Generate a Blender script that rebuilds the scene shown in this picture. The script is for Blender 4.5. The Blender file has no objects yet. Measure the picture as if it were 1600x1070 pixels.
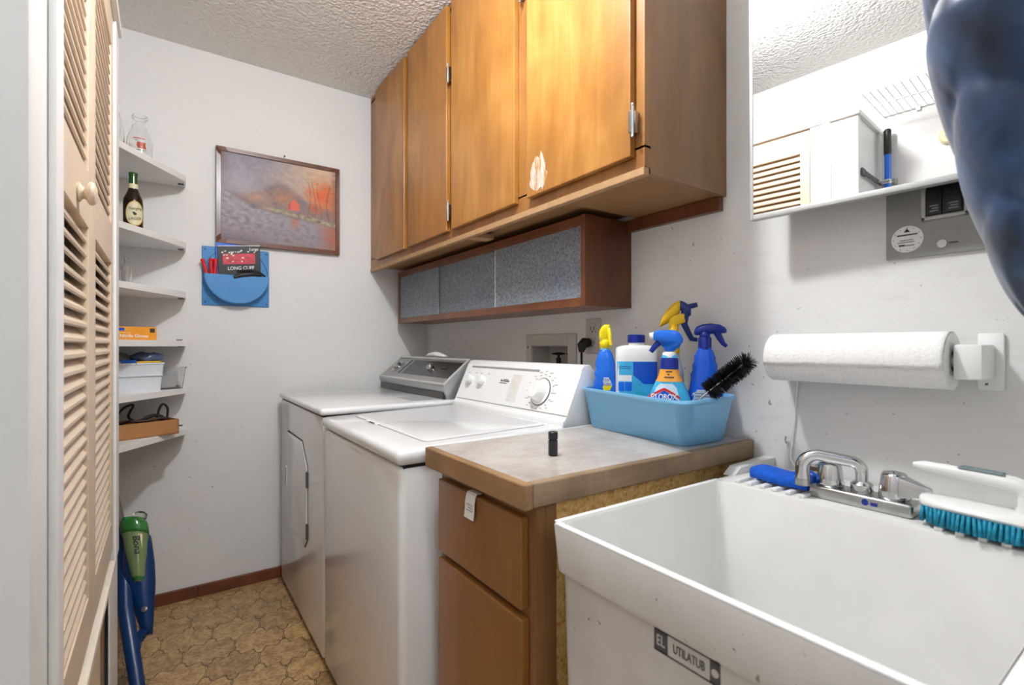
import bpy, bmesh, math, random
from mathutils import Vector, Matrix, noise
R = math.radians
random.seed(7)
sc = bpy.context.scene
COL = sc.collection

# ------------------------------------------------------------------ camera, light, exposure
YAW = math.atan(542 / 778)
cam_d = bpy.data.cameras.new('camera'); cam = bpy.data.objects.new('camera', cam_d); COL.objects.link(cam)
cam.location = (0, 0, 1.1176); cam.rotation_euler = (R(90), 0, -YAW)
cam_d.sensor_width = 36; cam_d.lens = 36 * 778 / 1600; cam_d.shift_y = 5 / 1600
cam_d.clip_start = 0.02
cam_d.dof.use_dof = True; cam_d.dof.focus_distance = 1.6; cam_d.dof.aperture_fstop = 4.5
sc.camera = cam
w = bpy.data.worlds.new('world'); sc.world = w; w.use_nodes = True
w.node_tree.nodes['Background'].inputs[0].default_value = (0.90, 0.95, 1.0, 1)
w.node_tree.nodes['Background'].inputs[1].default_value = 0.28
LAMP = Vector((0.40, 0.92, 2.32))
ld = bpy.data.lights.new('ceiling bulb', 'POINT'); ld.energy = 42; ld.color = (0.925, 0.962, 1.0); ld.shadow_soft_size = 0.055
lo = bpy.data.objects.new('ceiling_bulb_light', ld); lo.location = LAMP; COL.objects.link(lo)
hd = bpy.data.lights.new('added fill', 'AREA'); hd.energy = 10; hd.size = 0.9; hd.color = (0.92, 0.96, 1.0)  # added fill behind the camera, brightens faces turned away from the bulb
ho = bpy.data.objects.new('added_fill_light', hd); ho.location = (0.0, -1.3, 2.3); ho.rotation_euler = (R(35), 0, 0); COL.objects.link(ho)
sc.view_settings.view_transform = 'Standard'; sc.view_settings.look = 'None'
sc.view_settings.exposure = 0.36; sc.view_settings.gamma = 1.0; sc.view_settings.use_curve_mapping = False

# ------------------------------------------------------------------ materials
def srgb(r, g, b):
    f = lambda c: (c / 12.92 if c <= 0.04045 else ((c + 0.055) / 1.055) ** 2.4)
    return (f(r / 255), f(g / 255), f(b / 255), 1)
class NT:
    def __init__(s, m): s.t = m.node_tree; s.n = s.t.nodes; s.b = s.n['Principled BSDF']
    def add(s, ty, **kw):
        n = s.n.new(ty)
        for k, v in kw.items(): setattr(n, k, v)
        return n
    def link(s, a, b): s.t.links.new(a, b)
    def math(s, op, a, b=None, clamp=False):
        n = s.add('ShaderNodeMath', operation=op, use_clamp=clamp)
        for i, v in enumerate((a, b)):
            if v is None: continue
            if isinstance(v, (int, float)): n.inputs[i].default_value = v
            else: s.link(v, n.inputs[i])
        return n.outputs[0]
    def mix(s, fac, a, b):
        n = s.add('ShaderNodeMix', data_type='RGBA')
        for k, v in ((0, fac), (6, a), (7, b)):
            if isinstance(v, (int, float)): n.inputs[k].default_value = v
            elif isinstance(v, tuple): n.inputs[k].default_value = v
            else: s.link(v, n.inputs[k])
        return n.outputs[2]
    def coord(s, scale=(1, 1, 1), loc=(0, 0, 0), rot=(0, 0, 0)):
        tc = s.add('ShaderNodeTexCoord'); mp = s.add('ShaderNodeMapping')
        mp.inputs['Scale'].default_value = scale; mp.inputs['Location'].default_value = loc; mp.inputs['Rotation'].default_value = rot
        s.link(tc.outputs['Object'], mp.inputs[0]); return mp.outputs[0]
    def noise(s, vec, scale, detail=4, rough=0.55, dist=0.0):
        n = s.add('ShaderNodeTexNoise'); s.link(vec, n.inputs['Vector'])
        n.inputs['Scale'].default_value = scale; n.inputs['Detail'].default_value = detail
        n.inputs['Roughness'].default_value = rough; n.inputs['Distortion'].default_value = dist
        return n.outputs[0]
    def ramp(s, fac, stops):
        n = s.add('ShaderNodeValToRGB'); e = n.color_ramp.elements
        while len(e) < len(stops): e.new(0.5)
        for i, (p, c) in enumerate(stops): e[i].position = p; e[i].color = c if len(c) == 4 else (*c, 1)
        s.link(fac, n.inputs[0]); return n.outputs[0]
    def bump(s, h, strength, dist=0.01):
        n = s.add('ShaderNodeBump'); n.inputs['Strength'].default_value = strength; n.inputs['Distance'].default_value = dist
        s.link(h, n.inputs['Height']); s.link(n.outputs[0], s.b.inputs['Normal'])
def newmat(name, col=(0.8, 0.8, 0.8, 1), rough=0.5, metal=0.0, **kw):
    m = bpy.data.materials.new(name); m.use_nodes = True; t = NT(m)
    t.b.inputs['Base Color'].default_value = col; t.b.inputs['Roughness'].default_value = rough; t.b.inputs['Metallic'].default_value = metal
    for k, v in kw.items(): t.b.inputs[k.replace('_', ' ')].default_value = v
    return m, t
def plain(name, col, rough=0.5, metal=0.0, var=0.10, scale=14, bump=0.0, bscale=60, **kw):
    """a single colour with a faint mottling, as painted metal, plastic or paper has"""
    m, t = newmat(name, col, rough, metal, **kw)
    c = t.coord(); n = t.noise(c, scale, 3)
    dark = tuple(v * (1 - var) for v in col[:3]) + (1,); lite = tuple(min(1, v * (1 + var * 0.5)) for v in col[:3]) + (1,)
    t.link(t.ramp(n, [(0.3, dark), (0.7, lite)]), t.b.inputs['Base Color'])
    if bump: t.bump(t.noise(c, bscale, 2), bump, 0.002)
    return m
def wood(name, dark, mid, lite, rough=0.38, stretch=(16, 16, 1.3), coat=0.25, rot=(0, 0, 0), var=1.0):
    m, t = newmat(name, mid, rough)
    c = t.coord(stretch, rot=rot); c2 = t.coord((2.2, 2.2, 1.0), loc=(3, 1, 2), rot=rot)
    fig = t.noise(c2, 2.2, 3, 0.5, 1.2); g = t.noise(c, 2.0, 6, 0.6, 0.9)
    cf = t.coord((150, 150, 5), rot=rot); fine = t.noise(cf, 2.0, 2, 0.6)
    f = t.math('ADD', t.math('MULTIPLY', g, 0.34), t.math('MULTIPLY', fig, 0.66))
    f = t.math('ADD', t.math('MULTIPLY', f, 0.92), t.math('MULTIPLY', fine, 0.08))
    t.link(t.ramp(f, [(0.30, dark), (0.5, mid), (0.72, lite)]), t.b.inputs['Base Color'])
    t.b.inputs['Coat Weight'].default_value = coat; t.b.inputs['Coat Roughness'].default_value = 0.28
    t.bump(fine, 0.12, 0.001)
    return m
def glassmat(name, col=(1, 1, 1, 1), rough=0.02, ior=1.45):
    m, t = newmat(name, col, rough); t.b.inputs['Transmission Weight'].default_value = 1.0; t.b.inputs['IOR'].default_value = ior
    return m, t

M = {}
def wallmat(name, base, amount):
    m, t = newmat(name, base, 0.62)
    c = t.coord(); big = t.noise(c, 1.6, 3)
    col = t.ramp(big, [(0.3, tuple(v * 0.94 for v in base[:3])), (0.7, base[:3])])
    sp = t.noise(c, 70, 2, 0.5, 0.4); zone = t.noise(c, 2.6, 2)
    geo = t.add('ShaderNodeNewGeometry'); sx = t.add('ShaderNodeSeparateXYZ'); t.link(geo.outputs['Position'], sx.inputs[0])
    low = t.math('SUBTRACT', 1.35, sx.outputs[2])                       # scuffs and splashes sit lower on the wall
    low = t.math('MULTIPLY', low, 0.05, clamp=False)
    th = t.math('ADD', t.math('ADD', sp, t.math('MULTIPLY', zone, 0.22)), low)
    spots = t.ramp(th, [(amount, (0, 0, 0)), (amount + 0.03, (1, 1, 1))])
    col = t.mix(t.math('MULTIPLY', spots, 0.62), col, srgb(120, 112, 104))
    sm = t.noise(t.coord((3, 3, 9)), 3.0, 5, 0.65)
    col = t.mix(t.math('MULTIPLY', t.ramp(sm, [(0.56, (0, 0, 0)), (0.75, (1, 1, 1))]), 0.16 if amount < .88 else 0.06), col, srgb(165, 158, 150))
    t.link(col, t.b.inputs['Base Color'])
    t.bump(t.noise(c, 95, 3, 0.6), 0.16, 0.003)
    return m
M['wall'] = wallmat('white_wall_paint', srgb(231, 230, 228), 0.892)
M['wall_dirty'] = wallmat('scuffed_white_wall_paint', srgb(231, 230, 228), 0.862)
def ceilmat():
    m, t = newmat('popcorn_ceiling', srgb(233, 231, 227), 0.8)
    c = t.coord(); v = t.add('ShaderNodeTexVoronoi'); v.feature = 'SMOOTH_F1'; v.inputs['Scale'].default_value = 80; v.inputs['Smoothness'].default_value = 0.5
    nz = t.add('ShaderNodeTexNoise'); nz.inputs['Scale'].default_value = 45; nz.inputs['Detail'].default_value = 3; t.link(c, nz.inputs[0])
    mx = t.add('ShaderNodeVectorMath', operation='MULTIPLY_ADD'); t.link(nz.outputs['Color'], mx.inputs[0]); mx.inputs[1].default_value = (0.02,) * 3; t.link(c, mx.inputs[2])
    t.link(mx.outputs[0], v.inputs['Vector'])
    h = t.math('ADD', t.math('MULTIPLY', v.outputs['Distance'], -1.0), t.math('MULTIPLY', t.noise(c, 34, 3), 0.7))
    t.bump(h, 0.8, 0.008); return m
M['ceiling'] = ceilmat()
def floormat():
    m, t = newmat('lantern_pattern_vinyl', srgb(150, 118, 80), 0.36)
    c = t.coord((1, 1, 1), rot=(0, 0, R(8)))
    sx = t.add('ShaderNodeSeparateXYZ'); t.link(c, sx.inputs[0])
    u = t.math('MULTIPLY', sx.outputs[0], 1 / 0.165); v = t.math('MULTIPLY', sx.outputs[1], 1 / 0.25)
    a = t.math('ADD', u, v); b = t.math('SUBTRACT', u, v)              # diamond grid, its edges bent into S curves
    wa = t.math('MULTIPLY', t.math('SINE', t.math('MULTIPLY', b, 2 * math.pi)), 0.15)
    wb = t.math('MULTIPLY', t.math('SINE', t.math('MULTIPLY', a, 2 * math.pi)), 0.15)
    w2a = t.math('MULTIPLY', t.math('SINE', t.math('MULTIPLY', b, 6 * math.pi)), 0.05)
    w2b = t.math('MULTIPLY', t.math('SINE', t.math('MULTIPLY', a, 6 * math.pi)), 0.05)
    a2 = t.math('ADD', t.math('ADD', a, wa), w2a); b2 = t.math('ADD', t.math('ADD', b, wb), w2b)
    def edge(q): return t.math('ABSOLUTE', t.math('SUBTRACT', t.math('FRACT', q), 0.5))
    e = t.math('MAXIMUM', edge(a2), edge(b2))
    line = t.ramp(e, [(0.476, (0, 0, 0)), (0.492, (1, 1, 1))])
    cb = t.add('ShaderNodeCombineXYZ'); t.link(t.math('FLOOR', a2), cb.inputs[0]); t.link(t.math('FLOOR', b2), cb.inputs[1])
    wn = t.add('ShaderNodeTexWhiteNoise'); wn.noise_dimensions = '2D'; t.link(cb.outputs[0], wn.inputs['Vector'])
    tile = t.ramp(wn.outputs['Value'], [(0.0, srgb(160, 122, 82)), (0.35, srgb(186, 146, 98)), (0.65, srgb(176, 140, 100)), (1.0, srgb(220, 178, 112))])
    mott = t.noise(t.coord((1, 1.6, 1)), 75, 5, 0.7); mott2 = t.noise(t.coord(), 24, 4, 0.6)
    mf = t.ramp(t.math('ADD', t.math('MULTIPLY', mott, 0.6), t.math('MULTIPLY', mott2, 0.4)), [(0.43, (0, 0, 0)), (0.57, (1, 1, 1))])
    dk = t.mix(0.62, tile, srgb(104, 72, 46)); lt = t.mix(0.4, tile, srgb(205, 176, 128))
    col = t.mix(mf, dk, lt)
    t.link(t.mix(t.math('MULTIPLY', line, 0.8), col, srgb(58, 40, 26)), t.b.inputs['Base Color'])
    t.bump(t.math('SUBTRACT', t.math('MULTIPLY', mott, 0.4), line), 0.25, 0.003)
    return m
M['floor'] = floormat()
M['trim_white'] = plain('white_trim_paint', srgb(238, 237, 234), 0.42, var=0.05, scale=6)
M['door_cream'] = plain('cream_door_paint', srgb(216, 196, 172), 0.45, var=0.05, scale=5)
M['ledge'] = plain('pale_ledge_paint', srgb(236, 224, 208), 0.5, var=0.06)
M['base_brown'] = wood('brown_baseboard', srgb(84, 44, 26), srgb(112, 60, 36), srgb(132, 74, 46), 0.45, (3, 3, 14), 0.1)
CW = (srgb(132, 82, 30), srgb(164, 110, 46), srgb(190, 138, 72))
M['cab_door'] = wood('honey_birch_door', *CW, rough=0.36, coat=0.22)
M['cab_side'] = wood('brown_birch_panel', srgb(112, 78, 44), srgb(138, 98, 60), srgb(158, 118, 76), coat=0.15)
M['cab_frame'] = wood('amber_face_frame', srgb(110, 68, 26), srgb(146, 96, 42), srgb(172, 122, 62), coat=0.25)
M['cab_edge'] = wood('dark_door_edge', srgb(70, 42, 20), srgb(92, 58, 30), srgb(110, 72, 40), coat=0.1)
M['ply'] = plain('bare_plywood', srgb(176, 138, 98), 0.7, var=0.12, scale=30)
M['hard'] = plain('tan_hardboard', srgb(150, 108, 68), 0.7, var=0.1)
M['walnut'] = wood('reddish_walnut_board', srgb(74, 38, 18), srgb(102, 56, 28), srgb(124, 70, 38), 0.4, (20, 20, 2), 0.2)
M['walnut_h'] = wood('reddish_walnut_rail', srgb(84, 44, 22), srgb(112, 64, 34), srgb(136, 82, 48), 0.4, (20, 2, 20), 0.2)
M['base_door'] = wood('brown_cabinet_door', srgb(116, 74, 28), srgb(142, 94, 42), srgb(162, 112, 56), rough=0.34, coat=0.3)
M['pine_edge'] = wood('worn_counter_edging', srgb(104, 76, 48), srgb(146, 112, 76), srgb(172, 140, 102), 0.6, (20, 2.0, 20), 0.0)
M['pine_edge_x'] = wood('worn_grey_counter_edging', srgb(100, 78, 56), srgb(146, 122, 94), srgb(172, 150, 122), 0.65, (2.0, 20, 20), 0.0)
def lam():
    m, t = newmat('speckled_grey_laminate', srgb(186, 178, 170), 0.34)
    c = t.coord(); a = t.noise(c, 9, 5, 0.65); b = t.noise(c, 120, 2)
    f = t.math('ADD', t.math('MULTIPLY', a, 0.75), t.math('MULTIPLY', b, 0.25))
    t.link(t.ramp(f, [(0.32, srgb(160, 148, 138)), (0.5, srgb(186, 178, 171)), (0.68, srgb(204, 198, 192))]), t.b.inputs['Base Color']); return m
M['laminate'] = lam()
def particle():
    m, t = newmat('raw_particle_board', srgb(176, 134, 78), 0.9)
    c = t.coord(); a = t.noise(c, 130, 4, 0.7); b = t.noise(c, 45, 3, 0.7)
    f = t.math('ADD', t.math('MULTIPLY', a, 0.6), t.math('MULTIPLY', b, 0.4))
    t.link(t.ramp(f, [(0.34, srgb(176, 126, 66)), (0.5, srgb(236, 190, 116)), (0.66, srgb(250, 224, 166))]), t.b.inputs['Base Color'])
    t.bump(f, 1.0, 0.012); return m
M['particle'] = particle()
def frosted():
    m, t = glassmat('pebbled_glass', srgb(186, 196, 208), 0.34, 1.3)
    c = t.coord(); n = t.noise(c, 120, 3, 0.65, 0.4)
    t.link(t.ramp(n, [(0.36, srgb(150, 160, 174)), (0.52, srgb(204, 214, 226)), (0.66, srgb(240, 245, 250))]), t.b.inputs['Base Color'])
    t.bump(n, 1.0, 0.006); t.b.inputs['Transmission Weight'].default_value = 0.70
    return m
M['frost'] = frosted()
def enamel(name, col, rough):
    m, t = newmat(name, col, rough); c = t.coord()
    n = t.noise(c, 3, 3); t.link(t.ramp(n, [(0.3, tuple(v * 0.96 for v in col[:3])), (0.7, col[:3])]), t.b.inputs['Base Color'])
    t.b.inputs['Coat Weight'].default_value = 0.5; t.b.inputs['Coat Roughness'].default_value = 0.08
    t.bump(t.noise(c, 5, 2), 0.03, 0.02); return m
M['enamel'] = enamel('white_appliance_enamel', srgb(236, 236, 236), 0.2)
M['enamel_panel'] = plain('white_console_plastic', srgb(240, 240, 240), 0.35, var=0.02)
M['dark_gap'] = plain('black_gap', srgb(24, 23, 22), 0.8)
M['silver'] = plain('brushed_silver_console', srgb(176, 176, 176), 0.32, 0.75, var=0.08)
M['greyp'] = plain('dark_grey_glass_panel', srgb(52, 51, 50), 0.22, var=0.1)
M['grey_marks'] = plain('grey_print', srgb(150, 150, 150), 0.6)
M['dgrey_marks'] = plain('dark_grey_print', srgb(84, 84, 84), 0.6)
M['chrome'] = newmat('chrome', srgb(214, 214, 216), 0.09, 1.0)[0]
M['chrome_dull'] = plain('worn_chrome', srgb(190, 190, 188), 0.24, 1.0, var=0.16, scale=40)
M['alu'] = plain('aluminium_edge', srgb(206, 206, 204), 0.45, 0.35, var=0.06)
M['mirror'] = newmat('mirror_silver', (0.80, 0.80, 0.79, 1), 0.003, 1.0)[0]
M['tub'] = plain('white_tub_plastic', srgb(228, 227, 223), 0.4, var=0.05, scale=9, bump=0.06, bscale=90)
def tubfront():
    m, t = newmat('grey_white_moulded_tub_plastic', srgb(204, 200, 194), 0.5)
    c = t.coord(); s = t.noise(c, 60, 3, 0.6); z = t.noise(c, 5, 2)
    th = t.math('ADD', s, t.math('MULTIPLY', z, 0.25))
    spots = t.ramp(th, [(0.83, (0, 0, 0)), (0.85, (1, 1, 1))])
    t.link(t.mix(t.math('MULTIPLY', spots, 0.8), t.ramp(t.noise(c, 8, 3), [(0.3, srgb(196, 192, 186)), (0.7, srgb(210, 207, 202))]), srgb(90, 86, 80)), t.b.inputs['Base Color'])
    t.bump(t.noise(c, 160, 2), 0.15, 0.002); return m
M['tub_front'] = tubfront()
M['black'] = plain('black_plastic', srgb(24, 25, 28), 0.4)
M['black_soft'] = plain('black_rubber', srgb(28, 27, 28), 0.7)
M['ink'] = plain('dark_ink', srgb(52, 50, 48), 0.7)
M['white_ink'] = plain('white_ink', srgb(240, 240, 238), 0.6)
M['white_plastic'] = plain('white_plastic', srgb(240, 240, 238), 0.32, var=0.03)
M['paper'] = plain('white_paper', srgb(236, 236, 232), 0.85, var=0.04)
def towel():
    m, t = newmat('embossed_paper_towel', srgb(244, 243, 240), 0.92)
    c = t.coord((1, 1, 1)); n = t.noise(c, 150, 2, 0.5, 0.5); t.bump(n, 0.35, 0.004)
    t.link(t.ramp(n, [(0.3, srgb(238, 237, 234)), (0.6, srgb(246, 245, 243))]), t.b.inputs['Base Color']); return m
M['towel'] = towel()
M['tray'] = plain('light_blue_plastic_tub', srgb(124, 188, 230), 0.34, var=0.05)
M['blue'] = plain('bright_blue_plastic', srgb(10, 84, 200), 0.26, var=0.05)
M['blue2'] = plain('clear_blue_plastic', srgb(24, 110, 224), 0.22, var=0.06)
M['navy'] = plain('navy_blue_plastic', srgb(14, 40, 140), 0.28, var=0.05)
M['dnavy'] = plain('dark_navy_plastic', srgb(14, 44, 112), 0.35, var=0.08)
M['yellow'] = plain('lemon_yellow_plastic', srgb(250, 226, 20), 0.32, var=0.05)
M['gold'] = plain('golden_yellow_plastic', srgb(240, 190, 12), 0.35, var=0.06)
M['cyan'] = plain('cyan_label', srgb(64, 180, 226), 0.35, var=0.25, scale=22)
M['teal'] = plain('teal_bristles', srgb(10, 142, 176), 0.55, var=0.45, scale=160)
M['orange'] = plain('orange_label', srgb(252, 170, 60), 0.4, var=0.1, scale=30)
M['red'] = plain('red_plastic', srgb(214, 34, 36), 0.4, var=0.12)
M['holder_blue'] = plain('mid_blue_plastic', srgb(74, 144, 206), 0.45, var=0.05)
M['sponge'] = plain('blue_sponge', srgb(8, 88, 200), 0.95, var=0.2, scale=120, bump=0.9, bscale=180)
M['grey_metal'] = plain('grey_painted_panel', srgb(148, 148, 144), 0.45, var=0.06, scale=30)
M['grey_lite'] = plain('light_grey_metal', srgb(172, 172, 168), 0.4, 0.4, var=0.08)
M['beige_plate'] = plain('grey_beige_plate', srgb(196, 191, 184), 0.5, var=0.05)
M['clear'] = glassmat('clear_glass', (0.97, 0.985, 0.98, 1), 0.015)[0]
M['clear_plastic'] = glassmat('clear_plastic', (0.95, 0.96, 0.97, 1), 0.12, 1.2)[0]
M['green_glass'] = glassmat('green_clear_plastic', srgb(120, 200, 96), 0.04, 1.25)[0]
M['bottle_green'] = glassmat('dark_green_glass', srgb(70, 120, 40), 0.03)[0]
M['beer'] = newmat('brown_bottle_glass', srgb(34, 20, 10), 0.06)[0]
M['label_cream'] = plain('cream_label', srgb(226, 218, 176), 0.5, var=0.08)
M['gold_label'] = plain('gold_label', srgb(206, 168, 92), 0.5, var=0.12)
M['amber_box'] = plain('amber_carton', srgb(242, 158, 28), 0.45, var=0.08)
M['card'] = plain('brown_cardboard', srgb(178, 126, 78), 0.85, var=0.10, scale=10)
M['tub_white'] = plain('milky_bin_plastic', srgb(222, 226, 232), 0.35, var=0.04)
M['bag'] = plain('dark_slate_plastic_bag', srgb(74, 88, 120), 0.22, var=0.35, scale=30, bump=0.8, bscale=40)
M['bag2'] = plain('grey_plastic_bag', srgb(96, 100, 100), 0.3, var=0.3, scale=30, bump=0.8, bscale=40)
M['bottle_blue'] = plain('spray_mop_blue', srgb(6, 50, 100), 0.32, var=0.06)
M['green_plastic'] = plain('green_cap', srgb(52, 122, 56), 0.15, var=0.3)
M['mop_grey'] = plain('grey_metal_tube', srgb(128, 126, 122), 0.35, 0.6)
def quilt():
    m, t = newmat('navy_quilted_nylon', srgb(34, 66, 108), 0.42)
    c = t.coord(); n = t.noise(c, 7, 4, 0.6, 0.8)
    n = t.noise(c, 9, 3, 0.5, 0.5)
    t.link(t.ramp(n, [(0.34, srgb(26, 40, 60)), (0.5, srgb(34, 62, 100)), (0.66, srgb(56, 92, 138))]), t.b.inputs['Base Color'])
    t.b.inputs['Sheen Weight'].default_value = 0.2
    t.bump(t.noise(c, 14, 2, 0.5, 0.4), 0.25, 0.02); return m
M['quilt'] = quilt()
M['frame_wood'] = wood('brown_picture_frame', srgb(66, 32, 18), srgb(98, 52, 30), srgb(124, 70, 44), 0.3, (6, 6, 6), 0.4)
def canvas():
    m, t = newmat('painted_canvas', (0.5, 0.5, 0.5, 1), 0.34)
    a = t.add('ShaderNodeAttribute'); a.attribute_name = 'paint'; t.link(a.outputs['Color'], t.b.inputs['Base Color'])
    c = t.coord((1, 1, 1.6)); t.bump(t.noise(c, 60, 5, 0.65, 1.6), 0.7, 0.006); return m
M['canvas'] = canvas()
def emis(name, col, st):
    m, t = newmat(name, col, 0.4); t.b.inputs['Emission Color'].default_value = col; t.b.inputs['Emission Strength'].default_value = st; return m
M['bulb'] = emis('lit_bulb_glass', (1, 0.96, 0.9, 1), 6)

# ------------------------------------------------------------------ mesh builder
ROOT = {}
class MB:
    def __init__(s): s.bm = bmesh.new()
    def box(s, x0, x1, y0, y1, z0, z1, bev=0.0, seg=2):
        vs = [s.bm.verts.new((x, y, z)) for x in (x0, x1) for y in (y0, y1) for z in (z0, z1)]
        fs = [s.bm.faces.new([vs[i] for i in q]) for q in ((0, 1, 3, 2), (4, 6, 7, 5), (0, 4, 5, 1), (2, 3, 7, 6), (0, 2, 6, 4), (1, 5, 7, 3))]
        if bev > 0:
            es = set(e for f in fs for e in f.edges)
            bmesh.ops.bevel(s.bm, geom=list(es), offset=bev, segments=seg, profile=0.5, affect='EDGES')
        return s
    def hexa(s, p, bev=0.0, seg=2):
        """eight corners: four of the bottom ring, four of the top ring"""
        vs = [s.bm.verts.new(q) for q in p]
        fs = [s.bm.faces.new([vs[i] for i in q]) for q in ((3, 2, 1, 0), (4, 5, 6, 7), (0, 1, 5, 4), (1, 2, 6, 5), (2, 3, 7, 6), (3, 0, 4, 7))]
        if bev > 0:
            es = set(e for f in fs for e in f.edges); bmesh.ops.bevel(s.bm, geom=list(es), offset=bev, segments=seg, profile=0.5, affect='EDGES')
        return s
    def loft(s, rings, cap0=True, cap1=True, closed=True):
        vr = [[s.bm.verts.new(p) for p in r] for r in rings]; n = len(vr[0])
        for a, b in zip(vr, vr[1:]):
            for i in range(n if closed else n - 1):
                j = (i + 1) % n
                try: s.bm.faces.new((a[i], a[j], b[j], b[i]))
                except ValueError: pass
        if cap0: s.bm.faces.new(vr[0][::-1])
        if cap1: s.bm.faces.new(vr[-1])
        return s
    def lathe(s, prof, o=(0, 0, 0), seg=28, axis=None, ex=1.0, ey=1.0):
        mt = (Vector((0, 0, 1)).rotation_difference(Vector(axis).normalized())).to_matrix() if axis else Matrix.Identity(3)
        o = Vector(o); rings = []
        for r, z in prof:
            r = max(r, 1e-4)
            rings.append([o + mt @ Vector((r * ex * math.cos(2 * math.pi * i / seg), r * ey * math.sin(2 * math.pi * i / seg), z)) for i in range(seg)])
        return s.loft(rings)
    def cyl(s, a, b, r0, r1=None, seg=20):
        a, b = Vector(a), Vector(b); r1 = r0 if r1 is None else r1; d = b - a
        return s.lathe([(r0, 0), (r1, d.length)], a, seg, d)
    def tube(s, pts, r, seg=10, up=(0, 0, 1), flat=1.0):
        pts = [Vector(p) for p in pts]; n = len(pts); rr = r if isinstance(r, (list, tuple)) else [r] * n
        rings = []; prev = None
        for i, p in enumerate(pts):
            t = (pts[min(i + 1, n - 1)] - pts[max(i - 1, 0)]).normalized()
            if prev is None:
                u = Vector(up)
                if abs(u.dot(t)) > 0.95: u = Vector((1, 0, 0))
                x = t.cross(u).normalized()
            else:
                x = (prev - t * prev.dot(t)).normalized()
            prev = x; y = t.cross(x)
            rings.append([p + (x * math.cos(2 * math.pi * k / seg) + y * math.sin(2 * math.pi * k / seg) * flat) * rr[i] for k in range(seg)])
        return s.loft(rings)
    def prism(s, poly, axis, a, b, bev=0.0):
        """polygon in the two other axes, drawn out along the given axis"""
        def P(u, v, w): return {'x': (w, u, v), 'y': (u, w, v), 'z': (u, v, w)}[axis]
        r0 = [s.bm.verts.new(P(u, v, a)) for u, v in poly]; r1 = [s.bm.verts.new(P(u, v, b)) for u, v in poly]; n = len(poly)
        fs = [s.bm.faces.new(r0[::-1]), s.bm.faces.new(r1)]
        for i in range(n): fs.append(s.bm.faces.new((r0[i], r0[(i + 1) % n], r1[(i + 1) % n], r1[i])))
        if bev > 0:
            es = set(e for f in fs for e in f.edges); bmesh.ops.bevel(s.bm, geom=list(es), offset=bev, segments=2, profile=0.5, affect='EDGES')
        return s
    def ball(s, c, rx, ry=None, rz=None, seg=16):
        ry = ry or rx; rz = rz or rx; c = Vector(c); k = seg // 2
        return s.loft([[c + Vector((rx * math.sin(math.pi * i / k) * math.cos(2 * math.pi * j / seg) if 0 < i < k else rx * 1e-3 * math.cos(2 * math.pi * j / seg),
                                    ry * math.sin(math.pi * i / k) * math.sin(2 * math.pi * j / seg) if 0 < i < k else ry * 1e-3 * math.sin(2 * math.pi * j / seg),
                                    -rz * math.cos(math.pi * i / k))) for j in range(seg)] for i in range(k + 1)])
    def xf(s, m): bmesh.ops.transform(s.bm, matrix=m, verts=s.bm.verts[:]); return s
    def done(s, name, m, parent=None, smooth=False, loc=None, sub=0, label=None, solid=0.0):
        """verts are in world space unless the thing was made with local=True"""
        if parent is not None:
            l, local = ROOT[parent.name]
        else:
            l, local = (Vector(loc) if loc is not None else Vector((0, 0, 0))), False
        if not local: bmesh.ops.translate(s.bm, verts=s.bm.verts[:], vec=-l)
        bmesh.ops.recalc_face_normals(s.bm, faces=s.bm.faces[:])
        me = bpy.data.meshes.new(name); s.bm.to_mesh(me); s.bm.free()
        o = bpy.data.objects.new(name, me); COL.objects.link(o)
        for q in (m if isinstance(m, list) else [m]): me.materials.append(M[q] if isinstance(q, str) else q)
        if smooth:
            me.polygons.foreach_set('use_smooth', [True] * len(me.polygons))
            if smooth is True: me.set_sharp_from_angle(angle=R(38))
        if sub:
            md = o.modifiers.new('sub', 'SUBSURF'); md.levels = sub; md.render_levels = sub
        if solid:
            md = o.modifiers.new('thick', 'SOLIDIFY'); md.thickness = solid; md.offset = 0
        if parent is not None: o.parent = parent
        else: o.location = l
        ROOT[o.name] = (l, local)
        if label: o['label'] = label
        return o
def thing(name, label, cat, loc, rz=0.0, group=None, local=False, rot=None):
    o = bpy.data.objects.new(name, None); COL.objects.link(o); o.location = loc
    o.rotation_euler = rot if rot else (0, 0, rz); o.empty_display_size = 0.05
    ROOT[o.name] = (Vector(loc), local)
    return tag(o, label, cat, group)
def tag(o, label, cat, group=None):
    o['label'] = label; o['category'] = cat
    if group: o['group'] = group
    return o
def struct(o, label, cat): o['kind'] = 'structure'; return tag(o, label, cat)
def dup(root, loc, label=None, rz=None):
    r = root.copy(); COL.objects.link(r); r.location = loc
    if label: r['label'] = label
    if rz is not None: r.rotation_euler = (0, 0, rz)
    for ch in list(root.children):
        c = ch.copy(); COL.objects.link(c); c.parent = r
        for g in ch.children:
            d = g.copy(); COL.objects.link(d); d.parent = c
    ROOT[r.name] = (Vector(loc), True); return r
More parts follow.
